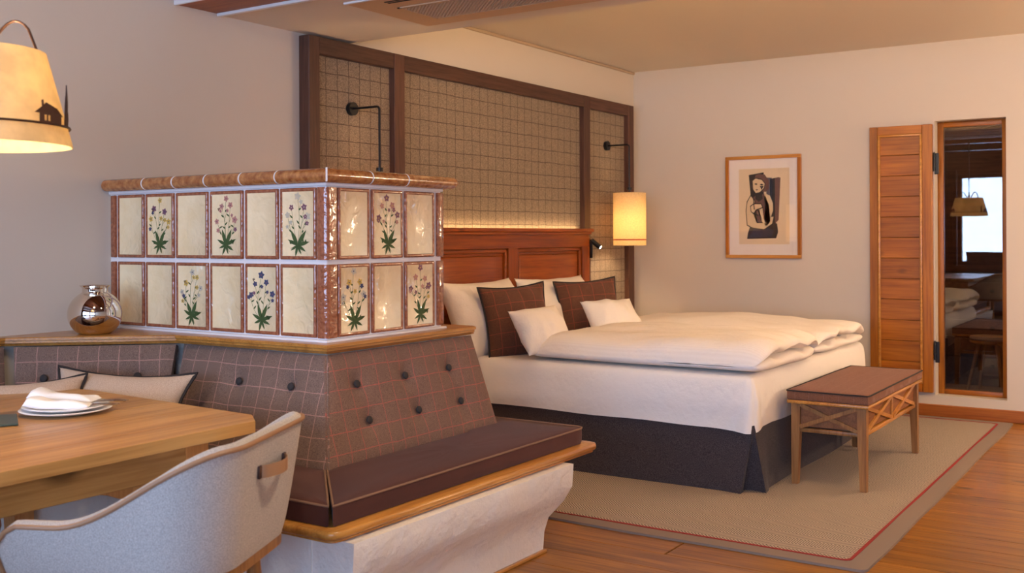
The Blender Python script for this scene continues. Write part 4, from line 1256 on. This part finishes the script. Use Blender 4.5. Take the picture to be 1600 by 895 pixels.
# ------------------------------------------------------------------ dining table
TZ = .75
t = thing('dining_table', 'solid light wood dining table with clipped corners in front of the corner bench', 'table', (1.5, 2.9, 0))
Tm = Matrix.Translation(-Vector((1.5, 2.9, 0)))
def tp(bb, name, mat, parent=t, **kw): bb.b.transform(Tm); return bb.build(name, mat, parent, **kw)
tx0, tx1, ty0, ty1, th_ = .35, 2.262, 2.350, 3.555, .036
outline = [(tx0, ty0), (2.175, ty0 + .02), (2.245, 2.46), (2.30, 3.36), (2.285, 3.46), (2.20, ty1), (tx0, ty1)]
def clip(poly, y0, y1):
    def cut(P, yv, keep_above):
        out = []
        for i in range(len(P)):
            a, b = P[i], P[(i + 1) % len(P)]
            ia = (a[1] >= yv) if keep_above else (a[1] <= yv); ib = (b[1] >= yv) if keep_above else (b[1] <= yv)
            if ia: out.append(a)
            if ia != ib:
                u = (yv - a[1]) / (b[1] - a[1]); out.append((a[0] + (b[0] - a[0]) * u, yv))
        return out
    return cut(cut(poly, y0, True), y1, False)
ys = [ty0, 2.515, 2.70, 2.885, 3.06, 3.235, 3.40, ty1]
for k in range(7):
    P = clip(outline, ys[k] + .0003, ys[k + 1] - .0003)
    s = B(); s.prism(P, 'z', TZ - th_, TZ)
    es = [e for e in s.b.edges if abs(e.verts[0].co.z - e.verts[1].co.z) < 1e-5]
    bmesh.ops.bevel(s.b, geom=es, offset=.0012, segments=1, affect='EDGES')
    tp(s, 'tabletop_board', M['table'], smooth=False)
# clamped end board look: lengthwise bearer and aprons
ay0, ay1, ax0, ax1 = 2.452, 3.44, .48, 2.06
tp(B().box(ax0, ax1, ay0, ay0 + .03, .615, TZ - th_, .002, 1), 'apron', M['table'], smooth=False)
tp(B().box(ax0, ax1, ay1 - .03, ay1, .615, TZ - th_, .002, 1), 'apron', M['table'], smooth=False)
tp(B().box(ax1 - .03, ax1, ay0 + .03, ay1 - .03, .615, TZ - th_, .002, 1), 'apron', M['table'], smooth=False)
tp(B().box(ax0, ax0 + .03, ay0 + .03, ay1 - .03, .615, TZ - th_, .002, 1), 'apron', M['table'], smooth=False)
for x, y in ((2.03, 2.49), (2.03, 3.40), (.52, 2.49), (.52, 3.40)):
    sx = 1 if x > 1 else -1; sy = 1 if y > 3 else -1
    s = B(); r = []
    for z, k, o_ in ((0, .030, .05), (.45, .036, .02), (TZ - th_, .042, -.01)):
        cx, cy = x + sx * o_ * .8, y + sy * o_ * .3; r.append([Vector((cx - k, cy - k, z)), Vector((cx + k, cy - k, z)), Vector((cx + k, cy + k, z)), Vector((cx - k, cy + k, z))])
    s.ring_sweep(r); tp(s, 'leg', M['table_leg'], smooth=False)
s = B(); s.prism([(1.70, .615), (1.93, .615), (1.93, .565), (1.86, .565), (1.82, .585), (1.77, .59), (1.74, .605)], 'y', 2.462, 2.482)
tp(s, 'bracket', M['table_leg'], smooth=False)
tl = [(.028, 0), (.034, .02), (.03, .05), (.022, .09), (.030, .2), (.036, .33), (.030, .43), (.022, .50), (.021, .52), (.032, .535), (.036, .55), (.034, .566), (.024, .575), (.03, .59), (.036, .60), (.036, .62)]
s = B().lathe(tl, (1.50, 2.64, 0), 24); tp(s, 'turned_leg', M['table_leg'], ang=60)

# place setting
pz = TZ + .001
def plate(r, z, label, loc):
    prof = [(.001, .0), (r * .6, .0), (r * .66, .003), (r * .98, .012), (r, .0145), (r * .985, .0165), (r * .68, .007), (r * .6, .0045), (.001, .0045)]
    o = B().lathe(prof, n=56).build('plate', M['porcelain'], None, ang=60, loc=(loc[0], loc[1], z))
    tag(o, label, 'plate', 'stacked white plates')
PC = (1.955, 2.985)
plate(.137, pz, 'white plate on the dining table, lower one of the stack', PC)
plate(.128, pz + .0105, 'white plate under the napkins, upper one of the stack', (PC[0] + .002, PC[1] + .003))
def napkin(loc, rz, L, W, label, seed):
    # napkin rolled into a flat pouch: soft closed slab with a folded back lip
    s = B(); n = 24
    def fn(side):
        def g(u, v):
            x = (u - .5) * L; y = (v - .5) * W * (1 - .12 * u)
            e = max(0, 1 - (2 * v - 1) ** 4) ** .5 * max(0, 1 - (2 * u - 1) ** 8) ** .5
            z = .010 + side * (.013 + .009 * noise.noise(Vector((x * 18 + seed, y * 20, 0)))) * e + .016 * max(0, .35 - u) * (1 if side > 0 else 0) * e * 4
            return Vector((x, y, max(.0, z)))
        return g
    s.grid(fn(1), n, n); s.grid(fn(-1), n, n)
    o = s.build('napkin', M['napkin'], None, ang=70, merge=.0004, loc=loc, rot=(0, R_(3), rz))
    tag(o, label, 'napkin', 'folded white napkins')
nz = pz + .0255
vx = Vector((sin(R_(YAW)), -cos(R_(YAW))))   # direction to the right as seen from the table's near side
napkin((PC[0] - .052, PC[1] - .038, nz), R_(YAW - 90 + 10), .19, .07, 'folded white napkin on the plates, the one nearer the chair', 3)
napkin((PC[0] + .025, PC[1] + .045, nz + .004), R_(YAW - 90 - 4), .21, .085, 'folded white napkin on the plates, the one nearer the bench', 9)
def cutlery(kind, loc, rz, label):
    s = B()
    L = .10
    s.tube([(0, 0, 0), (.03, 0, .001), (.07, 0, .002), (L, 0, .0)], .004, 8, taper=[.8, .9, 1.1, .9], flat=.5)
    if kind == 'fork':
        s.box(-.03, .0, -.009, .009, -.0012, .0012, .001, 1)
    else: s.box(-.04, .0, -.008, .008, -.0009, .0009, .0008, 1)
    o = s.build(kind, M['steel'], None, loc=loc, rot=(0, 0, rz)); tag(o, label, 'cutlery', 'cutlery in the napkins')
for k, (kind, off, nm) in enumerate((('knife', -.045, 'nearer'), ('fork', -.022, 'nearer'), ('knife', .030, 'farther'), ('fork', .052, 'farther'))):
    px, py = PC[0] + vx.x * .075 - vx.y * off, PC[1] + vx.y * .075 + vx.x * off
    cutlery(kind, (px, py, nz + .004), R_(YAW - 90 + 5), 'steel %s handle sticking out of the %s napkin' % (kind, nm))
tag(B().box(-.15, .0, -.1, .1, 0, .006, .002, 1).build('menu_folder', M['wax'], None, loc=(1.795, 2.985, pz), rot=(0, 0, R_(-30))), 'dark green folder lying at the left edge of the dining table', 'folder')

# ------------------------------------------------------------------ tub chair
chair = thing('tub_chair', 'light grey fabric tub chair with tan piping and leather back handle in the foreground', 'chair', (1.76, 2.27, 0), (0, 0, R_(24.7)))
# local frame: chair faces +y, back at -y
def tub():
    hw, hd = .325, .31           # half width / depth of the shell at the top
    N = 72
    # plan parameter t: -1 (left arm front) .. 0 (back centre) .. 1 (right arm front)
    def plan(t, k):
        # superellipse-like U: straight arms with a broad flat back
        a = abs(t); w, d = hw * k, hd * k
        armL = .25; r = .15
        # lengths
        bw = w - r
        L1 = bw; L2 = L1 + pi / 2 * r; L3 = L2 + (armL + d - r)
        s_ = a * L3
        if s_ < L1: x, y, n = s_, -d, (0, -1)
        elif s_ < L2:
            th = (s_ - L1) / r; x, y = bw + r * sin(th), -d + r - r * cos(th); n = (sin(th), -cos(th))
        else: x, y, n = w, -d + r + (s_ - L2), (1, 0)
        sg = 1 if t >= 0 else -1
        return Vector((x * sg, y)), Vector((n[0] * sg, n[1]))
    def top(t):
        a = abs(t)
        u = min(1, max(0, (a - .30) / .52)); u = u * u * (3 - 2 * u)
        z = .80 - .172 * u
        if a > .93: z -= .05 * ((a - .93) / .07) ** 2
        return z
    def surf(t, v, off):
        z0 = .495; z1 = top(t)
        k = .86 + .14 * v ** .8
        p, n = plan(t, k)
        lean = .04 * (v - 1) * (1 if abs(t) < .3 else max(0, 1 - (abs(t) - .3) / .3))
        z = z0 + (z1 - z0) * v
        return Vector((p.x + n.x * off, p.y + n.y * off - lean * 0, z))
    th = .038
    s = B()
    s.grid(lambda a, b: surf(a * 2 - 1, b, 0), N, 14)
    s.build('outer_shell', M['chair'], chair, ang=60)
    s = B()
    s.grid(lambda a, b: surf(a * 2 - 1, .0 + b, -th), N, 14)
    for e in (0, 1): s.grid(lambda a, b: surf(e * 2 - 1, b, -th * a), 4, 14)
    # rolled top edge
    s.grid(lambda a, b: surf(a * 2 - 1, 1, -th * b) + Vector((0, 0, .012 * sin(pi * b))), N, 6)
    s.build('inner_shell', M['chair'], chair, ang=60, merge=.0005)
    pts = [surf(k / 60 * 2 - 1, 1, .002) for k in range(61)]
    pts = [surf(-1, v, .002) for v in (.1, .4, .7, .9)] + pts + [surf(1, v, .002) for v in (.9, .7, .4, .1)]
    B().tube(pts, .006, 8).build('piping', M['leather'], chair)
    # base and seat
    s = B(); r1, r2 = [], []
    outl = []
    for k in range(61):
        p, n = plan(k / 60 * 2 - 1, .86); outl.append(p - n * .001)
    s.ring_sweep([[Vector((p.x, p.y, .468)) for p in outl], [Vector((p.x, p.y, .495)) for p in outl]])
    s.build('seat_base', M['stool_wood'], chair, ang=40)
    s = B(); ins = []
    for k in range(61):
        p, n = plan(k / 60 * 2 - 1, .84); ins.append(p - n * .043)
    cc = sum(ins, Vector((0, 0))) / len(ins)
    rings = [[Vector((p.x, p.y, z)) for p in ins] for z in (.513, .53)]
    for u, z in ((.06, .54), (.2, .545), (.5, .548), (.8, .548)): rings.append([Vector((p.x + (cc.x - p.x) * u, p.y + (cc.y - p.y) * u, z)) for p in ins])
    s.ring_sweep(rings); s.build('seat', M['chair'], chair, ang=60)
    # leather handle on the back
    hz = .715
    pts = []
    for k in range(9):
        u = k / 8; x = -.075 + .15 * u; pts.append(Vector((x, 0, hz)))
    yb = lambda z: -hd * (.86 + .14 * ((z - .515) / (.80 - .515)) ** .8)
    s = B(); rings = []
    for k in range(11):
        u = k / 10; x = -.078 + .156 * u; bow = .03 * sin(pi * u) ** .7; y = yb(hz) - .004 - bow
        rings.append([Vector((x, y, hz - .016)), Vector((x, y - .003, hz - .016)), Vector((x, y - .003, hz + .016)), Vector((x, y, hz + .016))])
    s.ring_sweep(rings); h = s.build('handle', M['leather'], chair, ang=60)
    for sx in (-1, 1): B().box(sx * .080 - .010, sx * .080 + .010, yb(hz) - .008, yb(hz) - .001, hz - .016, hz + .016, .002).build('handle_mount', M['iron'], h)
    for sx in (-1, 1):
        for sy in (-1, 1):
            x, y = sx * .17, -.0 + (.12 if sy > 0 else -.17)
            B().tube([(x, y, .47), (x * 1.15, y * 1.1, .25), (x * 1.32, y * 1.22, 0)], .022, 12, taper=[1, .8, .6]).build('leg', M['stool_wood'], chair)
tub()

# ------------------------------------------------------------------ pendant lamp over the table
LX, LY, LZ = 1.42, 2.55, 1.53
t = thing('pendant_lamp', 'glowing parchment pendant lamp with dark iron chalet cut-outs over the table', 'lamp', (LX, LY, 0))
r0, r1, z0, z1 = .230, .168, LZ, LZ + .236
n = 64
s = B(); rings = []
for r, z in ((r0, z0), (r1, z1), (r1 - .003, z1), (r0 - .003, z0)): rings.append([Vector((r * cos(2 * pi * k / n), r * sin(2 * pi * k / n), z)) for k in range(n)])
s.ring_sweep(rings, True, False, True); s.build('lamp_shade', M['shade_parchment'], t, ang=50)
def ringtube(r, z, rad, name):
    B().tube([(r * cos(2 * pi * k / 64), r * sin(2 * pi * k / 64), z) for k in range(64)], rad, 6, loop=True).build(name, M['iron'], t)
zr = z0 + .048; rring = r0 + (r1 - r0) * .048 / .236 + .005
ringtube(rring, zr, .0032, 'iron_ring')
# cut-out chalets and firs standing on the iron ring
def cutout(polys, ang, name, sc=.78):
    s = B()
    for poly in polys:
        poly = [(x * sc, z * sc) for x, z in poly]; vs = []
        for lay in (0, .0025):
            vs.append([s.b.verts.new(Vector(((rring + lay) * cos(ang + x / rring), (rring + lay) * sin(ang + x / rring), zr + z))) for x, z in poly])
        a, b = vs; m = len(poly)
        s.b.faces.new(a); s.b.faces.new(b[::-1])
        for k in range(m): s.b.faces.new((a[k], a[(k + 1) % m], b[(k + 1) % m], b[k]))
    bmesh.ops.triangulate(s.b, faces=[f for f in s.b.faces if len(f.verts) > 4])
    s.build(name, M['iron'], t, smooth=False)
house = [[(-.045, 0), (-.045, .032), (-.062, .036), (-.034, .056), (-.034, .068), (-.029, .068), (-.029, .060), (-.02, .066), (.03, .045), (.06, .03), (.055, .0), (.045, .008), (.0, .014), (-.03, .008)]]
house = [[(-.045, 0), (-.045, .034), (-.028, .034), (-.028, .0)], [(-.028, .026), (-.028, .034), (.0, .034), (.0, .026)], [(-.028, 0), (-.028, .008), (.0, .008), (.0, 0)], [(-.0155, .008), (-.0155, .026), (-.0125, .026), (-.0125, .008)],
         [(.0, 0), (.0, .034), (.055, .034), (.055, .0)], [(-.064, .030), (-.034, .052), (-.02, .064), (.03, .05), (.066, .028), (.055, .034), (-.045, .034)], [(-.036, .05), (-.038, .07), (-.032, .072), (-.03, .054)]]
fir = [[(-.014, 0), (-.009, .004), (-.013, .018), (-.008, .02), (-.011, .036), (-.006, .038), (-.009, .055), (-.004, .058), (-.006, .075), (-.002, .078), (0, .105), (.002, .078), (.006, .075), (.004, .058), (.009, .055), (.006, .038), (.011, .036), (.008, .02), (.013, .018), (.009, .004), (.014, 0)]]
# the side of the ring facing the camera's right
base_ang = radians(YAW - 90)
for k, a in enumerate((-14, 106, 226)):
    cutout(house, base_ang + radians(a), 'chalet_cutout')
    cutout(fir, base_ang + radians(a + 20), 'fir_cutout', 1.0)
# curved iron bails and stem
for k in range(4):
    a = radians(YAW - 90 + 90 * k + 4); ca, sa = cos(a), sin(a)
    pts = []
    for q in range(15):
        u = q / 14; r = .012 + (.155 - .012) * u
        z = z1 + .03 + .045 * sin(pi * (u - .28) / .72) * (1 if u > .28 else .0) - .02 * sin(pi * u / .28) * (1 if u <= .28 else 0)
        if u > .85: z -= .03 * ((u - .85) / .15)
        pts.append((r * ca, r * sa, z))
    pts.append((.160 * ca, .160 * sa, z1 - .012))
    B().tube(pts, .0055, 6, flat=.6).build('bail', M['iron'], t)
B().cyl((0, 0, z1 - .1), (0, 0, z1 + .07), .008, n=10).build('stem', M['iron'], t)
s = B(); zc_ = z1 + .07; k = 0
while zc_ < 2.0:
    pts = []
    for q in range(12):
        a = 2 * pi * q / 12; u, v = .009 * cos(a), .02 * sin(a)
        pts.append((u if k % 2 else 0, 0 if k % 2 else u, zc_ + .018 + v))
    s.tube(pts, .0026, 5, loop=True); zc_ += .033; k += 1
s.build('chain', M['iron'], t, stuff=True)
B().cyl((0, 0, zc_ - .01), (0, 0, ZC - .02), .009, n=10).build('rod', M['iron'], t)
B().lathe([(.001, ZC), (.05, ZC), (.05, ZC - .012), (.02, ZC - .03), (.001, ZC - .03)], n=24).build('ceiling_rose', M['iron'], t)
bb = B().lathe([(.001, z1 - .19), (.022, z1 - .185), (.036, z1 - .15), (.03, z1 - .115), (.015, z1 - .085), (.001, z1 - .085)], n=18).build('bulb', M['bulb'], t)
point('pendant_glow', (LX, LY, z1 - .13), 30, WARM, .045)

# ------------------------------------------------------------------ left side of the room (seen mirrored in the inner window)
s = B(); s.grid(lambda u, v: Vector((XL + .06 + .03 * sin(u * 40), 3.33 + .36 * u - .10 * u * (1 - v), .02 + 2.3 * v)), 60, 6)
s.grid(lambda u, v: Vector((XL + .066 + .03 * sin(u * 40), 3.33 + .36 * u - .10 * u * (1 - v), .02 + 2.3 * v)), 60, 6)
tag(s.build('curtain', M['curtain'], None, ang=70), 'brown curtain hanging at the side of the daylight window, seen reflected in the inner window', 'curtain')
t = thing('tufted_armchair', 'grey tufted armchair by the daylight window, seen reflected in the inner window', 'armchair', (-1.0, 2.85, 0), (0, 0, R_(-70)))
B().box(-.36, .36, -.34, .34, .14, .44, .05, 3).build('seat', M['grey_velvet'], t)
def ab(u, v): 
    x = -.36 + .72 * u; z = .40 + .62 * v
    return Vector((x, -.26 + .04 * v * -1 + .012 * cos(u * 2 * pi * 5) * cos(v * 2 * pi * 3), z))
s = B(); s.grid(ab, 40, 24); s.grid(lambda u, v: ab(u, v) * 1 + Vector((0, -.12, 0)), 40, 24)
for e in (0, 1):
    s.grid(lambda u, v: ab(e, v) + Vector((0, -.12 * u, 0)), 1, 24); s.grid(lambda u, v: ab(v, e) + Vector((0, -.12 * u, 0)), 1, 40)
s.build('backrest', M['grey_velvet'], t, ang=70, merge=.0005)
for sx in (-1, 1):
    for sy in (-1, 1): B().cyl((sx * .3, sy * .27, .16), (sx * .32, sy * .3, 0), .02, .014, 10).build('leg', M['dark_oak_v'], t)
